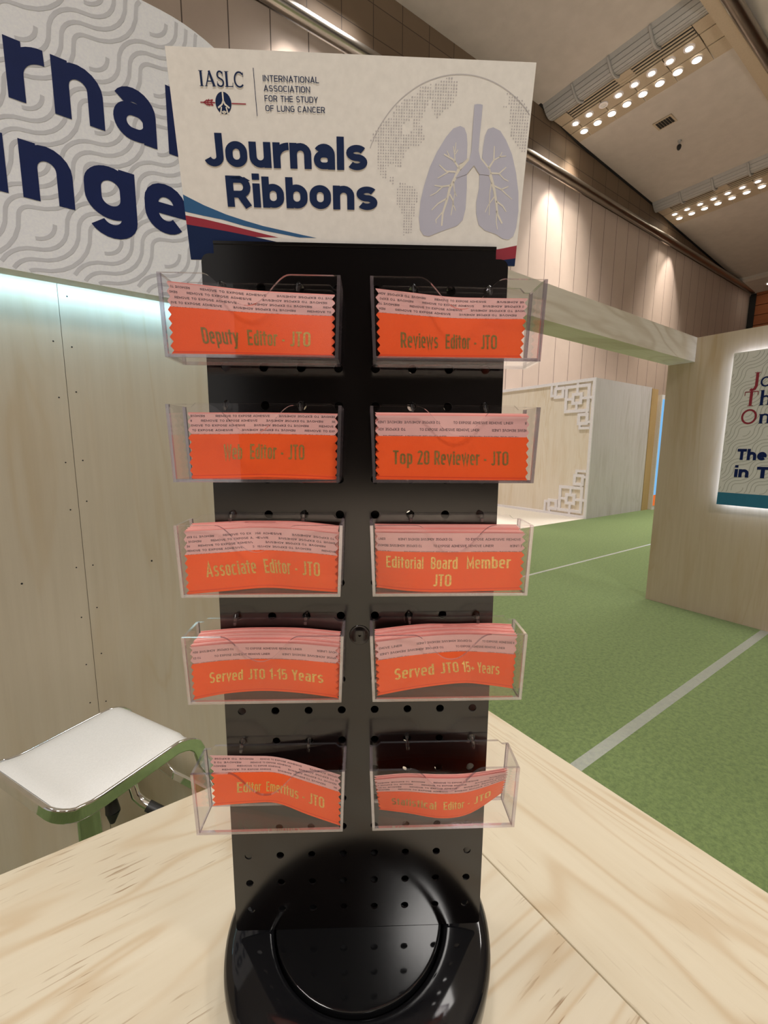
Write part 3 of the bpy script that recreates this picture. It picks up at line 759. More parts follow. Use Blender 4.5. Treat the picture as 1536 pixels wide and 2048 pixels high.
# ================================================================== CEILING LIGHTS, VENT, CAMERA
def light_panel(label, x0, xg, x1, z0, zg, z1, ya, yb, rows, lampx, power, off=()):
    """louvred trough (x0..xg) beside a plate (xg..x1) with two rows of lamps"""
    o = empty('ceiling_light_panel', (x0, (ya + yb) / 2, z0), label, 'ceiling light', 'light panels across the hall ceiling')
    O = Vector((x0, (ya + yb) / 2, z0))
    L = lambda x, y, z: (x - O.x, y - O.y, z - O.z)
    q = MB()                                           # curved louvre blades
    nb = 7
    for k in range(nb):
        t0, t1 = k / nb, (k + .86) / nb
        bow = lambda t: -0.16 * math.sin(PI * t)
        xa, xb = x0 + (xg - x0) * t0, x0 + (xg - x0) * t1
        za, zb = z0 + (zg - z0) * t0 + bow(t0), z0 + (zg - z0) * t1 + bow(t1)
        q.add([L(xa, ya, za), L(xb, ya, zb), L(xb, yb, zb), L(xa, yb, za), L(xa, ya, za + .03), L(xb, ya, zb + .03), L(xb, yb, zb + .03), L(xa, yb, za + .03)],
              [(0, 3, 2, 1), (4, 5, 6, 7), (0, 1, 5, 4), (1, 2, 6, 5), (2, 3, 7, 6), (3, 0, 4, 7)])
    q.build('louvre', M['grille'], o)
    q = MB()
    for k in range(7):
        t0, t1 = k / 7, (k + 1) / 7
        za, zb = z0 + (zg - z0) * t0 - .16 * math.sin(PI * t0) + .05, z0 + (zg - z0) * t1 - .16 * math.sin(PI * t1) + .05
        q.face([L(x0 + (xg - x0) * t0, ya, za), L(x0 + (xg - x0) * t1, ya, zb), L(x0 + (xg - x0) * t1, yb, zb), L(x0 + (xg - x0) * t0, yb, za)])
    q.build('louvre_back', M['dark_gap'], o)
    for k in range(1, 4):                              # ribs holding the blades
        y = ya + (yb - ya) * (k / 4 + .02)
        pts = [L(x0 + (xg - x0) * t, y, z0 + (zg - z0) * t - .16 * math.sin(PI * t) - .03) for t in [i / 8 for i in range(9)]]
        q = MB(); q.tube(pts, .035, 8); q.build('rib', M['grille'], o, smooth=True)
    # lamp plate in panels with open joints
    zp = lambda x: zg + (z1 - zg) * (x - xg) / (x1 - xg)
    q = MB()
    xm = xg + (x1 - xg) * .30
    xk = xg + (x1 - xg) * .64
    cuts = [ya] + [ya + (yb - ya) * (.10 + .80 * k / 4) for k in range(5)] + [yb]
    for i in range(len(cuts) - 1):
        y0_, y1_ = cuts[i] + .012, cuts[i + 1] - .012
        for xa, xb in ((xm, xk - .012), (xk + .012, x1)):
            q.add([L(xa, y0_, zp(xa)), L(xb, y0_, zp(xb)), L(xb, y1_, zp(xb)), L(xa, y1_, zp(xa)), L(xa, y0_, zp(xa) + .03), L(xb, y0_, zp(xb) + .03), L(xb, y1_, zp(xb) + .03), L(xa, y1_, zp(xa) + .03)],
                  [(0, 3, 2, 1), (4, 5, 6, 7), (0, 1, 5, 4), (1, 2, 6, 5), (2, 3, 7, 6), (3, 0, 4, 7)])
    q.build('lamp_plate', M['fixture'], o)
    q = MB()                                           # slotted air strip
    for k in range(4):
        xa = xg + (xm - xg) * (k / 4 + .02); xb = xg + (xm - xg) * ((k + .62) / 4)
        q.box(L(xa, ya + .42, zp(xa)), L(xb, yb - .42, zp(xa) + .03))
    for yy in (ya + .2, (ya + yb) / 2, yb - .2):
        q.box(L(xg, yy - .2, zp(xg) - .012), L(xm - .01, yy + .2, zp(xg) + .02))
    q.build('air_slot', M['fixture'], o)
    q = MB(); q.box(L(xg, ya, z1 + .10), L(x1, yb, z1 + .12)); q.build('backing', M['dark_gap'], o)
    n = 0
    for r in range(2):
        for k in range(rows):
            y = ya + (yb - ya) * (.165 + .745 * k / 7)
            x = lampx[r]
            if y > yb - .3: continue
            on = (r, k) not in off
            c = L(x, y, zp(x))
            d = MB(); d.lathe([(.125, -.002), (.12, -.028), (.100 - .02 * (1 - r), -.030), (.095 - .02 * (1 - r), -.010)], 20, 0, c)
            dl = d.build('downlight', M['white_paint'], o, smooth=True)
            e = MB(); e.lathe([(.001, -.014), (.095 - .02 * (1 - r), -.014)], 20, 0, c)
            e.build('lamp_glass', (M['lamp'] if on else M['white_board']), dl)
            if on and k % 2 == r % 2 and power:
                spot('downlight_lamp', (x, y, zp(x) - .06), (x, y, 0), power, (1.0, .87, .72), math.radians(80), 1.0, .09)
    return o
M['lamp'] = emit('lamp_glow', (1.0, 0.90, 0.72, 1), 16.0)
light_panel('nearest ceiling light panel with grey louvre and two rows of lit downlights', 11.68, 12.25, 13.58, 11.3, 11.1, 11.0, 5.02, 8.99, 8, (12.80, 13.26), 520, off=((0, 5),))
light_panel('second ceiling light panel, farther along the hall beyond the dark vent', 18.5, 19.0, 20.44, 10.72, 10.55, 10.45, 5.02, 8.99, 8, (19.58, 20.0), 420)

o = empty('ceiling_vent', (14.75, 7.01, 10.92), 'small dark rectangular vent in the ceiling between the light panels', 'vent')
q = MB(); q.box((-.21, -.25, -.005), (.21, .25, .02)); q.build('vent_frame', M['fixture'], o)
q = MB()
for k in range(6): q.box((-.16, -.20 + k * .067, -.012), (.16, -.20 + k * .067 + .055, 0.0))
q.build('slats', M['dark_gap'], o)
o = empty('ceiling_camera', (15.85, 7.05, 10.87), 'small dark camera hanging from the ceiling below the vent', 'camera')
q = MB(); q.lathe([(.001, 0.01), (.05, 0.01), (.05, -.04), (.022, -.05), (.022, -.13), (.001, -.13)], 16); q.build('stem', M['grille'], o, smooth=True)
q = MB(); q.lathe([(.001, -.10), (.05, -.12), (.065, -.16), (.055, -.22), (.03, -.26), (.001, -.265)], 18); q.build('lens_dome', M['rubber'], o, smooth=True)
for i, yy in enumerate((7.9, 6.9)):
    o = empty('soffit_downlight', (28.7, yy, 9.67), ('round lit downlight in the far soffit above the reddish boards, nearer the panelled wall', 'round lit downlight in the far soffit at the right edge of the picture')[i], 'downlight', 'downlights in the far soffit')
    q = MB(); q.lathe([(.24, 0.02), (.24, -.03), (.17, -.03), (.17, .0)], 20); q.build('bezel', M['white_paint'], o, smooth=True)
    q = MB(); q.lathe([(.001, -.01), (.17, -.01)], 20); q.build('lamp_glass', M['lamp'], o)

# ================================================================== FAR BOOTH
o = empty('exhibition_booth', (8.48, 4.89, 0), 'pale plywood booth with white lattice corners beyond the beam', 'booth')
q = MB(); q.box((0, .02, .012), (.06, 4.0, 2.84)); q.build('front_panel', M['ply_booth'], o)
q = MB(); q.box((0.0, 0, 0), (2.33, .02, 2.845)); q.box((.06, .02, 2.70), (2.33, 4.0, 2.72)); q.build('side_panel', M['ply_grey'], o)
q = MB(); q.box((2.33, -.012, 0), (2.62, .09, 2.82)); q.build('edge_post', M['pine_edge'], o)
q = MB()
q.box((-.03, -.005, 0.0), (.0, .055, 2.85)); q.box((-.03, .055, 2.79), (.0, 4.0, 2.85)); q.box((-.03, .055, 0.0), (.0, 4.0, .06))
q.build('white_frame', M['white_paint'], o)
def ornament(top):
    Z = (lambda d: 2.85 - d) if top else (lambda d: d)
    q = MB()
    T = .062
    cnt = [0]
    def bar(a0, d0, a1, d1):
        cnt[0] += 1
        q.box((-.024 - .0002 * cnt[0], a0, Z(d0)), (-.0005, a1, Z(d1)))
    def ring(a0, d0, a1, d1):
        bar(a0, d0, a1, d0 + T); bar(a0, d1 - T, a1, d1); bar(a0, d0 + T, a0 + T, d1 - T); bar(a1 - T, d0 + T, a1, d1 - T)
    def sym(f, *a): f(*a); f(a[1], a[0], a[3], a[2])
    ring(.10, .10, .66, .66); ring(.26, .26, .50, .50)
    sym(bar, .055, .355, .26, .405); sym(bar, .50, .355, .61, .405)
    sym(ring, .68, .10, .92, .34); sym(bar, .66, .12, .70, .17)
    sym(bar, .84, .06, .89, .10); sym(bar, .92, .25, 1.01, .30); sym(bar, .96, .06, 1.01, .25)
    return q.build('lattice_corner', M['white_paint'], o)
ornament(True); ornament(False)

o = empty('backlit_banner', (11.17, 4.86, 0), 'glowing light blue banner with an orange foot beside the far booth', 'banner')
q = MB(); q.box((-.03, -.06, 0.0), (1.3, .05, 2.70)); q.build('frame', M['white_paint'], o)
q = MB(); q.box((.0, -.066, .36), (1.27, -.06, 2.60)); q.build('screen', emit('banner_blue', '7fbdf0', 1.0), o)
q = MB(); q.box((.0, -.066, .10), (1.27, -.06, .36)); q.build('orange_strip', emit('banner_orange', 'e8773c', .9), o)

# ================================================================== LIT POSTER ON THE RIGHT WALL
o = empty('wall_poster', (4.33, 1.364, .985), 'backlit wave patterned poster with red and navy writing on the right plywood wall', 'poster')
PW, PH = 1.02, 1.21
q = MB()
q.add([(x, -a, z) for x in (0, -.012) for a, z in ((0, 0), (PW, 0), (PW, PH), (0, PH))], [(0, 1, 2, 3), (7, 6, 5, 4), (0, 4, 5, 1), (1, 5, 6, 2), (2, 6, 7, 3), (3, 7, 4, 0)], 0)
PF = lambda d: (lambda a, z: (-.012 - d, -a, z))
waves(q, PF(.0006), lambda a, z: 0.002 < a < PW - .002 and .10 < z < PH - .002, -.03, PW, .0, PH, .15, .0055, 1)
q.build('poster_panel', [M['white_board'], M['wave_poster']], o)
q = MB(); f = PF(.0012); q.face([f(0, 0), f(PW, 0), f(PW, .102), f(0, .102)][::1], 0); q.build('teal_band', M['teal_print'], o)
f = PF(.0018)
for ch, x, y in (('J', .128, .93), ('T', .100, .790), ('O', .094, .652)):
    q = MB(); put_serif(q, ch, f, x, y, .112); q.build('red_initial', M['red_print'], o)
for ch, x, y in (('o', .188, .93), ('h', .196, .790), ('n', .206, .652)):
    q = MB(); put_serif(q, ch, f, x, y, .112); q.build('navy_letter', M['navy'], o)
for tx, x, y, w in (('The', .100, .370, .185), ('in', .096, .232, .092), ('T', .236, .232, .075)):
    q = MB(); put_text(q, tx, 'poster', f, x, y, .088, w); q.build('lettering', M['navy'], o)
q = MB(); q.box((.0, -.06, .06), (.043, -PW + .06, PH - .06)); q.build('standoff_box', M['white_paint'], o)
LED = (.58, .72, 1.0)
def strip_light(name, loc, direction, sx, sy, power, col, roll):
    l = area(name, loc, sx, sy, power, col)
    d = Vector(direction).normalized()
    X = Vector(roll).normalized()
    Zax = -d
    Y = Zax.cross(X).normalized(); X = Y.cross(Zax)
    l.matrix_world = Matrix(((X.x, Y.x, Zax.x, loc[0]), (X.y, Y.y, Zax.y, loc[1]), (X.z, Y.z, Zax.z, loc[2]), (0, 0, 0, 1)))
    return l
strip_light('poster_led', (4.345, 1.335, 1.59), (1, .9, 0), 1.16, .012, 1.35, LED, (0, 0, 1))
strip_light('poster_led', (4.345, .86, 2.168), (1, 0, .9), .94, .012, 1.05, LED, (0, 1, 0))
strip_light('poster_led', (4.345, .86, 1.013), (1, 0, -.9), .94, .012, 1.05, LED, (0, 1, 0))

# ================================================================== ARCHED SIGN ON THE LEFT WALL
o = empty('lounge_sign', (-.085, 1.603, 1.89), 'large white rounded sign with navy letters and wave lines on the left plywood wall', 'sign')
SH, SR, SX0, SX1 = .785, .3925, -.84, .67
SC = lambda x, z: (x + .085, z - 1.89)
out = [(SX1 - SR + SR * math.cos(a), 1.89 + SR + SR * math.sin(a)) for a in [(-90 + 180 * k / 40) * PI / 180 for k in range(41)]]
out += [(SX0 + SR - SR * math.cos(a), 1.89 + SR - SR * math.sin(a)) for a in [(-90 + 180 * k / 40) * PI / 180 for k in range(41)]]
SF = lambda d: (lambda x, z: (x + .085, -.053 - d, z - 1.89))
q = MB()
q.prism(out, lambda p, d: (p[0] + .085, d - 1.603, p[1] - 1.89), 1.603, 1.55, 0, 1)
def in_pill(x, z):
    cz = 1.89 + SR
    cx = min(max(x, SX0 + SR), SX1 - SR)
    return math.hypot(x - cx, z - cz) < SR - .003
waves(q, SF(.0006), in_pill, SX0, SX1, 1.87, 2.68, .155, .0090, 2)
q.build('sign_panel', [M['white_sign'], M['ply_left'], M['wave_grey']], o)
q = MB(); f = SF(.0014)
for ch, x, w, base in (('J', -.495, .08, 2.302), ('o', -.385, .125, 2.302), ('u', -.232, .112, 2.302), ('r', -.0895, .074, 2.302), ('n', .0045, .1115, 2.302), ('a', .137, .109, 2.302), ('l', .277, .0355, 2.302),
                       ('L', -.475, .09, 2.075), ('o', -.375, .125, 2.075), ('u', -.2225, .112, 2.075), ('n', -.081, .1105, 2.075), ('g', .0545, .125, 2.075), ('e', .202, .115, 2.075)):
    FONT['one'] = dict(w=.62, t=.198, xh=.755, sp=0)
    put_text(q, ch, 'one', f, x, base, .183, w)
q.build('lettering', M['navy'], o)
q = MB(); q.box((SX0 + .25 + .085, .0, .12), (SX1 - .25 + .085, .051, .66)); q.build('standoff_box', M['white_paint'], o)
strip_light('sign_led', (-.085, 1.612, 1.905), (0, .22, -1), 1.0, .012, 1.7, (.42, .76, 1.0), (1, 0, 0))

# ================================================================== COUNTER
TZ = 1.0
o = empty('counter', (-.2, 0.0, 0.0), 'pale pine plywood counter carrying the black ribbon stand', 'counter')
CO = lambda p, d: (p[0] + .2, p[1], d)
rc = .07
corner = [(.52 - rc + rc * math.cos(a), .532 - rc + rc * math.sin(a)) for a in [k * PI / 16 for k in range(9)]]
q = MB(); q.prism([(.3185, -.7), (.52, -.7)] + corner + [(.3185, .532)], CO, .962, TZ)
tb = q.build('top_board', M['pine_y'], o, bevel=.0015)
q = MB(); q.prism([(-1.1, -.7), (.3175, -.7), (.3175, .532), (-1.1, .532)], CO, .962, TZ)
q.build('top_board', M['pine_x'], o, bevel=.0010)
q = MB(); q.box((-.85, -.66, 0), (.68, .49, .962)); q.build('counter_body', M['ply_left'], o)

# ================================================================== BAR STOOL
sa = math.radians(28.5)
o = empty('bar_stool', (-.033, 1.279, 0.0), 'white padded bar stool with chrome frame behind the counter by the left wall', 'stool', rz=sa)
# side profile along the seat (s forward, z)
def prof_z(s):
    zz = .642
    if s < -.09: zz += .030 * ((-.09 - s) / .09) ** 2
    if s > .11: zz -= .022 * ((s - .11) / .05) ** 2
    return zz
WS = .157
q = MB()
NSG, NW = 26, 14
grid = []
for i in range(NSG + 1):
    s = -.168 + .328 * i / NSG
    row = []
    for j in range(NW + 1):
        w = -1 + 2 * j / NW
        edge = max(abs(w) ** 8, abs((s + .004) / .165) ** 10)
        # rounded corners
        ws = WS * (1 - .10 * max(0, abs((s + .004) / .165) - .82) / .18)
        row.append((s, w * ws, prof_z(s) + .010 - .016 * edge))
    grid.append(row)
nv = NW + 1
vs = [p for r in grid for p in r] + [(p[0], p[1] * .99, p[2] - .022 - .0) for r in grid for p in r]
fs = []
K = (NSG + 1) * nv
for i in range(NSG):
    for j in range(NW):
        a = i * nv + j
        fs.append((a, a + nv, a + nv + 1, a + 1)); fs.append((K + a, K + a + 1, K + a + nv + 1, K + a + nv))
ring = [j for j in range(nv)] + [i * nv + NW for i in range(1, NSG + 1)] + [NSG * nv + j for j in range(NW - 1, -1, -1)] + [i * nv for i in range(NSG - 1, 0, -1)]
for k in range(len(ring)):
    a, c = ring[k], ring[(k + 1) % len(ring)]
    fs.append((a, c, K + c, K + a))
q.add(vs, fs)
q.build('seat_cushion', M['leather'], o, smooth=True)
# chrome band running round the seat, over the front and down to the foot loop
path = []
WB = WS + .004
def sidept(s, sg): return Vector((s, sg * WB, prof_z(s) - .020))
def band_half(sg):
    P = []
    P += [Vector((.292, sg * .12, .30)), Vector((.262, sg * WB, .36)), Vector((.225, sg * WB, .46)), Vector((.190, sg * WB, .53)), Vector((.181, sg * WB, .570))]
    P += [Vector((.172, sg * WB, .590)), Vector((.158, sg * WB, .604))]
    for k in range(12):
        P.append(sidept(.14 - .275 * k / 11, sg))
    for k in range(1, 7):
        a = PI / 2 * k / 6
        P.append(Vector((-.135 - .042 * math.sin(a), sg * (WB - .042 + .042 * math.cos(a)), prof_z(-.135 - .042 * math.sin(a)) - .020)))
    return P
h1, h2 = band_half(-1), band_half(1)
loop = h1 + [Vector((-.177, y, prof_z(-.177) - .020)) for y in (-.06, 0, .06)] + h2[::-1]
q = MB()
vs, fs = [], []
n = len(loop)
BH, BT = .034, .010
for i, p in enumerate(loop):
    t = (loop[(i + 1) % n] - loop[i - 1]).normalized()
    side = Vector((p.x * 0.5 if abs(p.x) > .15 else 0.0, p.y, 0))
    if p.x < -.14: side = Vector((p.x + .135 - .02, (abs(p.y) - (WB - .042)) * (1 if p.y > 0 else -1) if abs(p.y) > WB - .042 else 0, 0))
    elif p.z < .32: side = Vector((0.4, p.y, 0))
    else: side = Vector((0, p.y, 0))
    side = (side - t * side.dot(t)).normalized()
    up = side.cross(t).normalized()
    for a, b_ in ((-1, -1), (1, -1), (1, 1), (-1, 1)):
        vs.append(p + side * (BT / 2 * a) + up * (BH / 2 * b_))
for i in range(n):
    j = (i + 1) % n
    for k in range(4):
        k2 = (k + 1) % 4
        fs.append((i * 4 + k, i * 4 + k2, j * 4 + k2, j * 4 + k))
q.add(vs, fs)
q.build('chrome_frame', M['chrome'], o, smooth=True, bevel=.003)
q = MB(); q.lathe([(.001, .600), (.050, .600), (.050, .585), (.0275, .57), (.0275, .36), (.034, .355), (.034, .06), (.06, .04), (.19, .018), (.205, .008), (.205, 0.0), (.001, 0.0)], 40, 0, (-.035, .01, 0))
q.build('column', M['chrome'], o, smooth=True)
q = MB(); q.box((-.10, -.09, .600), (.10, .09, .606)); q.build('seat_plate', M['rubber'], o)
q = MB(); q.tube([(-.036, -.04, .592), (-.034, -.080, .575), (-.031, -.092, .549), (-.032, -.099, .522)], [.007, .008, .014, .017], 12)
q.tube([(-.032, -.099, .523), (-.036, -.100, .494)], [.0168, .006], 12)
q.build('height_lever', M['rubber'], o, smooth=True)
q = MB(); q.tube([(.0, -.085, .602), (.009, -.116, .590), (.009, -.122, .567), (.009, -.130, .546), (.015, -.146, .530), (.022, -.164, .520)], .011, 12)
fa = q.build('bent_bar', M['chrome'], o, smooth=True)
q = MB(); q.tube([(.020, -.160, .522), (.037, -.200, .500), (.052, -.236, .482)], .014, 12); q.build('rubber_sleeve', M['rubber'], fa, smooth=True)

# ================================================================== RIBBON STAND
IN = .0254
S0 = Vector((.158, .263, 1.0533))
YAW = math.radians(-32.53)
UX, NX = Vector((math.cos(YAW), math.sin(YAW), 0)), Vector((math.sin(YAW), -math.cos(YAW), 0))
def wpos(u, o_, v): return S0 + UX * (u * IN) + NX * (o_ * IN) + Vector((0, 0, v * IN))
def lf(u0, o0, v0): return lambda u, o_, v: ((u - u0) * IN, -(o_ - o0) * IN, (v - v0) * IN)

VT = (TZ - S0.z) / IN
stand = empty('ribbon_stand', wpos(0, -.6, VT), 'tall black pegboard counter stand on a round glossy base', 'display stand', rz=YAW)
P = lf(0, -.6, VT)
q = MB()
q.lathe([((r) * IN, (v - VT) * IN) for r, v in ((2.84, -1.15), (2.85, -.95), (2.88, -.90), (2.93, -.87), (3.0, -.86), (3.1, -.862), (3.3, -.88), (3.6, -.92), (4.05, -1.0), (4.28, -1.08), (4.39, -1.2), (4.42, -1.45), (4.36, VT), (.05, VT), (.05, VT + .05))], 96)
q.build('base', M['black_gloss'], stand, smooth=True)
q = MB()
q.lathe([(r * IN, (v - VT) * IN) for r, v in ((.001, -.80), (2.6, -.80), (2.70, -.80), (2.745, -.801), (2.775, -.812), (2.79, -.84), (2.79, -.9), (2.79, -1.1), (.001, -1.1))], 96)
q.build('turntable', M['black_satin'], stand, smooth=True)
q = MB(); q.box(P(-.85, -.42, -.8), P(.85, -.72, 19.5)); q.build('spine', M['black_edge'], stand)

def pegboard(o_front, th):
    q = MB()
    r = .122
    n = 16
    for side, oo in ((0, o_front), (1, o_front - th)):
        for c in range(8):
            for k in range(20):
                cu, cv = c - 3.5, float(k)
                hole = [(cu + r * math.cos(2 * PI * i / n), cv + r * math.sin(2 * PI * i / n)) for i in range(n)]
                rim = []
                for i in range(n):
                    a = 2 * PI * i / n
                    ca, sa_ = math.cos(a), math.sin(a)
                    m_ = .5 / max(abs(ca), abs(sa_))
                    rim.append((cu + m_ * ca, cv + m_ * sa_))
                for i in range(n):
                    j = (i + 1) % n
                    pts = [P(*(hole[i][0], oo, hole[i][1])), P(rim[i][0], oo, rim[i][1]), P(rim[j][0], oo, rim[j][1]), P(hole[j][0], oo, hole[j][1])]
                    q.face(pts if side == 0 else pts[::-1], 0)
                    if side == 0:
                        q.face([P(hole[i][0], oo, hole[i][1]), P(hole[j][0], oo, hole[j][1]), P(hole[j][0], oo - th, hole[j][1]), P(hole[i][0], oo - th, hole[i][1])], 1)
        top = [(-4, 19.5), (4, 19.5)] + [(3.8 + .2 * math.cos(a), 19.61 + .2 * math.sin(a)) for a in (0, .4, .8, 1.2, PI / 2)] + [(-3.8 - .2 * math.sin(a), 19.61 + .2 * math.cos(a)) for a in (0, .4, .8, 1.2, PI / 2)]
        bot = [(4, -.5), (-4, -.5)] + [(-3.9 - .1 * math.cos(a), -.69 - .1 * math.sin(a)) for a in (0, .5, 1, PI / 2)] + [(3.9 + .1 * math.sin(a), -.69 - .1 * math.cos(a)) for a in (0, .5, 1, PI / 2)]
        for poly in (top, bot):
            pts = [P(p[0], oo, p[1]) for p in poly]
            q.face(pts if side == 0 else pts[::-1], 0)
    edge = top[2:] + bot[2:]
    for i in range(len(edge)):
        a, c = edge[i], edge[(i + 1) % len(edge)]
        q.face([P(a[0], o_front, a[1]), P(a[0], o_front - th, a[1]), P(c[0], o_front - th, c[1]), P(c[0], o_front, c[1])], 1)
    return q
pegboard(0.0, .05).build('pegboard', [M['black'], M['black_edge']], stand)
pegboard(-1.15, .05).build('pegboard', [M['black'], M['black_edge']], stand)
q = MB()                                               # channel on top that grips the sign
q.box(P(-3.74, -.20, 19.2), P(3.72, -.25, 20.17)); q.box(P(-3.74, -.52, 19.2), P(3.72, -.57, 20.17)); q.box(P(-3.74, -.25, 19.2), P(3.72, -.52, 19.25))
q.box(P(-3.74, -.17, 20.12), P(3.72, -.25, 20.19))
q.build('sign_channel', M['black'], stand)
q = MB(); q.lathe([(.001, .05 * IN), (.20 * IN, .05 * IN), (.23 * IN, .035 * IN), (.29 * IN, .03 * IN), (.31 * IN, 0.0)], 32)
cap = q.build('centre_cap', M['black'], stand, smooth=True)
cap.location = P(.05, 0.0, 9.4); cap.rotation_euler = (PI / 2, 0, 0)

# ------------------------------------------------------------------ the sign board in the channel
board = empty('header_sign', wpos(-.055, -.38, 19.80), 'white printed sign board with lungs and globe on top of the black stand', 'sign', rz=YAW)
LEAN = math.atan2(.876, 4.212)
def BF(d):
    def f(s, t): return (s * IN, -(t * math.sin(LEAN) + d * math.cos(LEAN)) * IN, (t * math.cos(LEAN) - d * math.sin(LEAN)) * IN)
    return f
q = MB()
f0, f1 = BF(0), BF(-.06)
rim = [(-4.35, 0.0), (4.35, 0.0), (4.37, 4.28), (-4.34, 4.33)]
q.face([f0(*p) for p in rim]); q.face([f1(*p) for p in rim][::-1])
for i in range(4):
    a, c = rim[i], rim[(i + 1) % 4]
    q.face([f0(*a), f1(*a), f1(*c), f0(*c)])
q.build('sign_board', M['white_board'], board)
f = BF(.004)
q = MB()
q.face([f(*p) for p in [(-4.348, 1.45), (-4.26, 1.41), (-3.85, 1.23), (-3.31, 1.04), (-2.83, .91), (-2.37, .80), (-1.36, .62), (-1.0, .56), (-1.45, .56), (-2.37, .70), (-2.9, .80), (-3.4, .92), (-3.9, 1.0), (-4.348, 1.08)]])
q.build('swoosh', M['blue_print'], board)
q = MB()
q.face([f(*p) for p in [(-4.348, 1.0), (-3.9, .93), (-3.33, .82), (-2.6, .67), (-2.0, .55), (-2.6, .55), (-3.35, .67), (-4.348, .80)]])
q.build('swoosh', M['red_print'], board)
q = MB()
q.face([f(*p) for p in [(4.35, .49), (3.95, .41), (3.4, .32), (3.4, .05), (4.0, .14), (4.352, .19)]])
q.build('swoosh', M['red_print'], board)
q = MB()
q.face([f(*p) for p in [(-4.348, .80), (-3.35, .67), (-2.6, .55), (-2.0, .44), (-1.0, .3), (3.4, .05), (4.0, .14), (4.352, .19), (4.35, .001), (-4.35, .001)]])
q.build('swoosh', M['navy_print'], board)
def inside(poly, x, y):
    c = False
    n = len(poly)
    for i in range(n):
        x1, y1 = poly[i]; x2, y2 = poly[i - 1]
        if (y1 > y) != (y2 > y) and x < (x2 - x1) * (y - y1) / (y2 - y1) + x1: c = not c
    return c
q = MB()
gc, gr = (2.62, 1.62), 2.39
for k in stroke_quads([(gc[0] + gr * math.cos(a), gc[1] + gr * math.sin(a)) for a in [math.radians(158 - (158 - 44) * i / 60) for i in range(61)]], False, .022):
    q.face([f(p.x, p.y) for p in k], 0)
for i in range(140):
    for j in range(110):
        x, y = .3 + i * .0625, .55 + j * .0625
        if x > 4.34 or y > 4.2: break
        if any(inside(pl, x, y) for pl in SIGNG['gl']) and not any(inside(pl, x, y) for pl in SIGNG['hole']):
            rr_ = .0185 + .005 * math.sin(i * 1.7) * math.cos(j * 1.1)
            q.face([f(x + rr_ * math.cos(a * PI / 3), y + rr_ * 1.15 * math.sin(a * PI / 3)) for a in range(6)], 0)
q.build('globe', M['globe_grey'], board)
f = BF(.008)
q = MB(); q.face([f(*p) for p in SIGNG['lungL']]); q.face([f(*p) for p in SIGNG['lungR']])
f = BF(.012)
for pts, w in SIGNG['bron']:
    n = len(pts)
    for i in range(n - 1):
        w0, w1 = w * (1 - .65 * i / n), w * (1 - .65 * (i + 1) / n)
        a, c = Vector(pts[i]), Vector(pts[i + 1])
        d = (c - a).normalized(); nn_ = Vector((-d.y, d.x))
        q.face([f(*(a - nn_ * w0 / 2)), f(*(c - nn_ * w1 / 2)), f(*(c + nn_ * w1 / 2)), f(*(a + nn_ * w0 / 2))], 1)
f = BF(.016)
q.face([f(*p) for p in SIGNG['trachea']], 0)
q.build('lungs', [M['lung_grey'], M['white_print']], board)
f = BF(.018)
q = MB()
FONT['jr'] = dict(w=.66, t=.222, xh=.775, sp=.062)
put_text(q, 'Journals', 'jr', f, -3.72, 2.05, .68, 4.06)
put_text(q, 'Ribbons', 'jr', f, -3.24, 1.205, .665, 3.84)
q.build('title_lettering', M['navy_print'], board)
q = MB()
put_serif(q, 'IASLC', f, -3.63, 3.615, .29, 1.06)
for tx, x, w, y in (('INTERNATIONAL', -2.135, 1.32, 3.742), ('ASSOCIATION', -2.13, 1.10, 3.557), ('FOR THE STUDY', -2.125, 1.27, 3.368), ('OF LUNG CANCER', -2.12, 1.43, 3.180)):
    put_text(q, tx, 'narrow', f, x, y, .118, w)
for k in stroke_quads([(-2.345, 3.985), (-2.33, 3.08)], False, .014): q.face([f(p.x, p.y) for p in k])
q.build('society_lettering', M['navy_print'], board)
q = MB()
q.face([BF(.006)(-3.115 + .19 * math.cos(a * PI / 14), 3.315 + .215 * math.sin(a * PI / 14)) for a in range(28)], 0)
g2 = BF(.010)
def lines(lst, mi, t, ff=g2):
    for pts in lst:
        for k in stroke_quads(pts, False, t): q.face([ff(p.x, p.y) for p in k], mi)
lines([[(-3.115, 3.53), (-3.115, 3.34)], [(-3.115, 3.36), (-3.15, 3.29), (-3.25, 3.22)], [(-3.115, 3.36), (-3.08, 3.29), (-2.98, 3.22)]], 1, .035)
lines([[(-3.17, 3.24), (-3.205, 3.10)], [(-3.06, 3.24), (-3.025, 3.10)], [(-3.165, 3.15), (-3.115, 3.12), (-3.065, 3.15)]], 1, .03)
q.face([g2(*p) for p in ((-3.14, 3.10), (-3.09, 3.10), (-3.10, 3.17), (-3.13, 3.17))], 1)
lines([[(-3.31, 3.315), (-3.66, 3.315)], [(-2.92, 3.31), (-2.58, 3.308)], [(-3.36, 3.37), (-3.42, 3.315), (-3.36, 3.26)], [(-3.45, 3.38), (-3.50, 3.315), (-3.45, 3.25)], [(-3.50, 3.36), (-3.58, 3.315), (-3.50, 3.27)], [(-3.36, 3.37), (-3.45, 3.35), (-3.52, 3.36)], [(-3.36, 3.26), (-3.45, 3.28), (-3.52, 3.27)]], 2, .022)
q.build('emblem', [M['navy_print'], M['white_print'], M['red_print']], board)

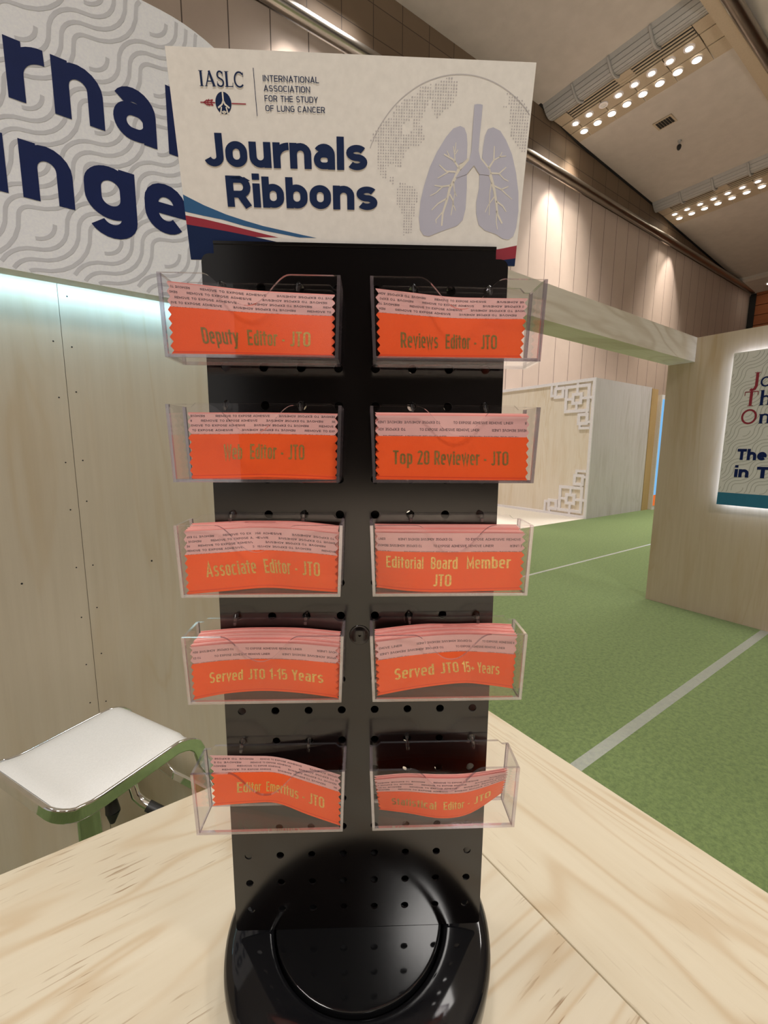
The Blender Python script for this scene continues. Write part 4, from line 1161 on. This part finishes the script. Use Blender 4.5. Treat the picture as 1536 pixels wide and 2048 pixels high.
# ------------------------------------------------------------------ clear card holders
def holder_profile(w, h):
    """front plate outline with the finger scoop, u from 0..w, v from 0..h"""
    pts = [(0, h)]
    a0, a1, dep = .27 * w, .77 * w, .70
    K = 28
    for k in range(K + 1):
        s = k / K
        x = a0 + (a1 - a0) * s
        c = abs(2 * s - 1)
        y = h - dep * .5 * (1 + math.cos(PI * min(1, c ** 1.15)))
        pts.append((x, y))
    pts.append((w, h))
    return pts
def plate(q, poly_out, f_out, f_in, rims=True):
    """flat sheet between two parallel outlines; faces 0, edges 1"""
    n = len(poly_out)
    q.face([f_out(*p) for p in poly_out], 0)
    q.face([f_in(*p) for p in poly_out][::-1], 0)
    for i in range(n):
        a, c = poly_out[i], poly_out[(i + 1) % n]
        q.face([f_out(*a), f_in(*a), f_in(*c), f_out(*c)], 1)

HU0, HU1, HV0, HV1 = .35, 4.62, -2.0, -.1                # within a column, relative to the peg row
def build_holder(sign, parent):
    """sign -1: left column (mirrored)"""
    th = .078
    tp = .07                                             # draft towards the foot
    G = lambda u, o_, v: (sign * u * IN, -o_ * IN, (v - HV0) * IN)
    W, Hh = HU1 - HU0, HV1 - HV0
    def dr(u, v):                                        # draft: narrower at the bottom
        k = (HV1 - v) / Hh
        mid = (HU0 + HU1) / 2
        return mid + (u - mid) * (1 - tp * k * .5)
    q = MB()
    prof = holder_profile(W - 2 * th, Hh)
    fr = [(0, 0)] + [(p[0], p[1]) for p in prof] + [(W - 2 * th, 0)]
    F = lambda o_: (lambda x, y: G(dr(HU0 + th + x, HV0 + y), o_, HV0 + y))
    plate(q, fr, F(1.2), F(1.2 - th))
    q.build('front_panel', [M['clear'], M['clear_rim']], parent)
    q = MB()
    bk = [(0, 0), (0, Hh + .02), (.14, Hh + .02), (.26, Hh + .13), (W - 2 * th - .26, Hh + .13), (W - 2 * th - .14, Hh + .02), (W - 2 * th, Hh + .02), (W - 2 * th, 0)]
    plate(q, bk, F(.15 + th), F(.15))
    q.build('back_panel', [M['clear'], M['clear_rim']], parent)
    for x in (HU0, HU1 - th):
        q = MB()
        sd = [(.15 + th, 0), (.15 + th, Hh + .02), (1.2 - th, Hh), (1.2 - th, 0)]
        FS = lambda x_: (lambda o_, y: G(dr(x_, HV0 + y), o_, HV0 + y))
        plate(q, sd, FS(x), FS(x + th))
        for o0 in (.15, 1.2 - th):                       # solid corner posts
            r = .0
            c0 = [(x, o0), (x + th, o0), (x + th, o0 + th), (x, o0 + th)]
            lo = [G(dr(p[0], HV0), p[1], HV0) for p in c0]
            hi = [G(dr(p[0], HV1), p[1], HV1 + (.02 if o0 < .5 else 0)) for p in c0]
            q.face(lo, 1); q.face(hi, 1)
            for i in range(4):
                j = (i + 1) % 4
                q.face([lo[i], lo[j], hi[j], hi[i]], 1)
        q.build('side_panel', [M['clear'], M['clear_rim']], parent)
    q = MB()
    bt = [(HU0 + th, .15 + th), (HU1 - th, .15 + th), (HU1 - th, 1.2 - th), (HU0 + th, 1.2 - th)]
    FB = lambda v: (lambda u, o_: G(dr(u, HV0), o_, v))
    plate(q, bt, FB(HV0), FB(HV0 + th))
    # solid bead along the front foot
    for o0 in (1.2 - th, .15):
        c0 = [(o0, HV0), (o0 + th, HV0), (o0 + th, HV0 + th), (o0, HV0 + th)]
        A = [G(dr(HU0 + th, HV0), o_, v) for o_, v in c0]; B_ = [G(dr(HU1 - th, HV0), o_, v) for o_, v in c0]
        for i in range(4):
            j = (i + 1) % 4
            q.face([A[i], A[j], B_[j], B_[i]], 1)
    q.build('bottom_panel', [M['clear'], M['clear_rim']], parent)
    for cu in (1.5, 3.5):                                # two hooks that go into the pegboard
        q = MB()
        q.tube([G(cu, .19, -.08), G(cu, .19, .02), G(cu, .12, .06), G(cu, -.02, .03)], [.055 * IN, .06 * IN, .065 * IN, .06 * IN], 12)
        q.tube([G(cu, .25, -.16), G(cu, .25, -.06)], [.05 * IN, .06 * IN], 12)
        q.build('hook', M['knob'], parent, smooth=True)

def copy_tree(src, parent=None):
    c = src.copy(); COL.objects.link(c)
    if parent: c.parent = parent
    for ch in list(src.children):
        d = ch.copy(); COL.objects.link(d); d.parent = c
        for g_ in list(ch.children):
            e = g_.copy(); COL.objects.link(e); e.parent = d
    return c
names = {'1L': 'Deputy Editor', '1R': 'Reviews Editor', '2L': 'Web Editor', '2R': 'Top 20 Reviewer', '3L': 'Associate Editor', '3R': 'Editorial Board Member', '4L': 'Served JTO 1-15 Years', '4R': 'Served JTO 15+ Years', '5L': 'Editor Emeritus', '5R': 'Statistical Editor'}
first = {}
for key, (k, _b, _t) in RIBBONS.items():
    side = -1 if key[1] == 'L' else 1
    loc = wpos(0, 0, k + HV0)
    lab = 'clear acrylic holder with the %s ribbon on the black stand' % names[key]
    if side not in first:
        h = empty('card_holder', loc, lab, 'card holder', 'clear holders on the black stand', YAW)
        build_holder(side, h)
        first[side] = h
    else:
        h = copy_tree(first[side]); h.location = loc; h['label'] = lab

# ------------------------------------------------------------------ ribbons
def spline(pts, s):
    n = len(pts) - 1
    x = s * n
    i = min(int(x), n - 1)
    t = x - i
    p0, p1, p2, p3 = pts[max(i - 1, 0)], pts[i], pts[i + 1], pts[min(i + 2, n)]
    return [0.5 * (2 * b_ + (c - a) * t + (2 * a - 5 * b_ + 4 * c - d) * t * t + (3 * b_ - a - 3 * c + d) * t ** 3) for a, b_, c, d in zip(p0, p1, p2, p3)]
def clampu(u): return math.copysign(min(max(abs(u), .48), 4.46), u)
def ribbon_surface(B, T, dy=0.0, dv=0.0, du=0.0):
    """surface (s, t, lift) -> (u, o, v); s across 0..1, t up 0..1"""
    B = [(clampu(p[0] + du), p[1] + dv, min(p[2], 1.075) - dy) for p in B]
    T = [(clampu(p[0] + du), p[1] + dv, min(p[2], 1.085) - dy) for p in T]
    def f(s, t, lift=0.0):
        sc_ = min(1, max(0, s))
        b_, tt = spline(B, sc_), spline(T, sc_)
        ex = (s - sc_) * 3.95
        p = [x + (y - x) * t for x, y in zip(b_, tt)]
        return (p[0] + ex, max(p[2], .262) + lift, p[1])
    return f
TEETH = 8
def edge_in(t, ph=0.0):
    x = (t * TEETH + ph) % 1.0
    return .034 * (1 - abs(2 * x - 1))
def ribbon_sheet(q, S, loc, t0, t1, lift, mats, thick=.010, hem=False):
    ts = sorted(set([t0, t1] + [k / (2 * TEETH) for k in range(2 * TEETH + 1) if t0 < k / (2 * TEETH) < t1] + ([.035, .05] if hem else [])))
    ss = [k / 20 for k in range(21)]
    def pt(i, t, l):
        s = ss[i]
        e = edge_in(t)
        s2 = e + (1 - 2 * e) * s
        return loc(*S(s2, t, l))
    for a in range(len(ts) - 1):
        mid = (ts[a] + ts[a + 1]) / 2
        m_ = mats[1] if hem and .034 < mid < .051 else mats[0]
        for i in range(20):
            q.face([pt(i, ts[a], lift), pt(i + 1, ts[a], lift), pt(i + 1, ts[a + 1], lift), pt(i, ts[a + 1], lift)], m_)
            q.face([pt(i, ts[a], lift - thick), pt(i, ts[a + 1], lift - thick), pt(i + 1, ts[a + 1], lift - thick), pt(i + 1, ts[a], lift - thick)], m_)
        for i, rev in ((0, 0), (20, 1)):
            q.face([pt(i, ts[a], lift), pt(i, ts[a + 1], lift), pt(i, ts[a + 1], lift - thick), pt(i, ts[a], lift - thick)], m_)
    for t in (t0, t1):
        for i in range(20):
            q.face([pt(i, t, lift), pt(i + 1, t, lift), pt(i + 1, t, lift - thick), pt(i, t, lift - thick)], mats[0])

TA, TBx = 'REMOVE TO EXPOSE ADHESIVE', 'TO EXPOSE ADHESIVE REMOVE LINER'
def liner_print(q, S, loc, style, split, seed):
    """rows of alternating upright and upside-down words"""
    Wd, Hd = 3.95, 1.65
    f = lambda x, y: loc(*S(x / Wd, y / Hd, .003))
    y = split * Hd - .02
    x_shift = seed
    cap, pitch, ph, gap, step = (.052, .120, 1.42, .24, .33) if style == 'A' else (.066, .185, 1.50, .33, .84)
    row = 0
    while y + cap < Hd - .02:
        x = -4.0 + (x_shift + row * step) % (2 * (ph + gap))
        n = 0
        while x < Wd:
            put_text(q, TA if style == 'A' else TBx, 'wide' if style == 'A' else 'narrow', f, x, y, cap, ph, 0, flip=bool(n % 2), clip=(.10, Wd - .10))
            x += ph + gap; n += 1
        y += pitch; row += 1

RB = {  # lines of gold writing: (text, left s, right s, baseline t, cap height in inches); liner style; where the satin ends; ribbons behind
 '1L': ([('Deputy  Editor - JTO', .20, .845, .165, .39)], 'A', .67, 2, .3),
 '1R': ([('Reviews  Editor - JTO', .165, .815, .16, .39)], 'A', .665, 2, .9),
 '2L': ([('Web  Editor - JTO', .235, .775, .29, .39)], 'A', .685, 1, .1),
 '2R': ([('Top 20 Reviewer - JTO', .125, .845, .24, .36)], 'B', .68, 3, .6),
 '3L': ([('Associate  Editor - JTO', .155, .865, .25, .39)], 'A', .63, 7, .5),
 '3R': ([('Editorial  Board  Member', .10, .90, .395, .34), ('JTO', .435, .56, .10, .34)], 'B', .68, 7, 1.2),
 '4L': ([('Served JTO 1-15 Years', .145, .885, .26, .36)], 'B', .68, 13, .2),
 '4R': ([('Served JTO 15+ Years', .13, .855, .235, .36)], 'B', .66, 10, 1.5),
 '5L': ([('Editor  Emeritus - JTO', .17, .86, .24, .36)], 'A', .66, 0, .7),
 '5R': ([('Statistical  Editor - JTO', .14, .88, .22, .34)], 'A', .62, 2, 1.1),
}
for key, (k, Bp, Tp) in RIBBONS.items():
    lines_, style, split, behind, seed = RB[key]
    side = 'left' if key[1] == 'L' else 'right'
    S = ribbon_surface(Bp, Tp)
    c0 = S(.5, 0)
    loc = lf(c0[0], c0[1], c0[2])
    r = empty('award_ribbon', wpos(c0[0], c0[1], c0[2] + k), 'orange ribbon reading %s at the front of its clear holder' % ' '.join(l[0].replace(' -', '').replace('  ', ' ') for l in lines_), 'ribbon', 'orange ribbons at the front of each holder', YAW)
    q = MB(); ribbon_sheet(q, S, loc, 0, split, .007, (0, 1), hem=True)
    q.build('satin', [M['orange'], M['hem']], r)
    q = MB(); ribbon_sheet(q, S, loc, max(0, split - .10), 1, 0.0, (0, 0))
    ln = q.build('adhesive_liner', M['liner'], r)
    q = MB(); liner_print(q, S, loc, style, split - .015, seed)
    q.build('liner_print', M['liner_ink'], ln)
    q = MB()
    for tx, s0, s1, tb_, hh in lines_:
        f = lambda x, y: loc(*S(x / 3.95, y / 1.65, .012))
        put_text(q, tx, 'gold', f, s0 * 3.95, tb_ * 1.65, hh, (s1 - s0) * 3.95)
    q.build('gold_lettering', M['gold'], r)
    # plain ribbons stacked behind
    omin = min(min(p[2] for p in Bp), min(p[2] for p in Tp))
    room = max(.02, (sum(p[2] for p in Tp) / len(Tp)) - .30)
    for j in range(behind):
        dy = room * (j + 1) / (behind + .5) if behind > 3 else .045 * (j + 1)
        S2 = ribbon_surface(Bp, Tp, dy, random.uniform(-.015, .02) + (.025 * (j + 1) if behind <= 3 else .10 * (j + 1) / behind), random.uniform(-.02, .02))
        c1 = S2(.5, 0)
        lo2 = lf(c1[0], c1[1], c1[2])
        q = MB()
        ribbon_sheet(q, S2, lo2, 0, .66, .006, (0, 0)); ribbon_sheet(q, S2, lo2, .60, 1, 0, (1, 1), thick=(.040 if behind > 3 else .016))
        rb = q.build('award_ribbon', [M['orange'], M['liner_stack'] if j % 3 else M['liner_stack_b']])
        rb.location = wpos(c1[0], c1[1], c1[2] + k); rb.rotation_euler = (0, 0, YAW)
        tag(rb, 'plain pink backed ribbon stacked behind the %s ribbon' % names[key], 'ribbon', 'ribbons stacked behind the %s ribbon' % names[key])
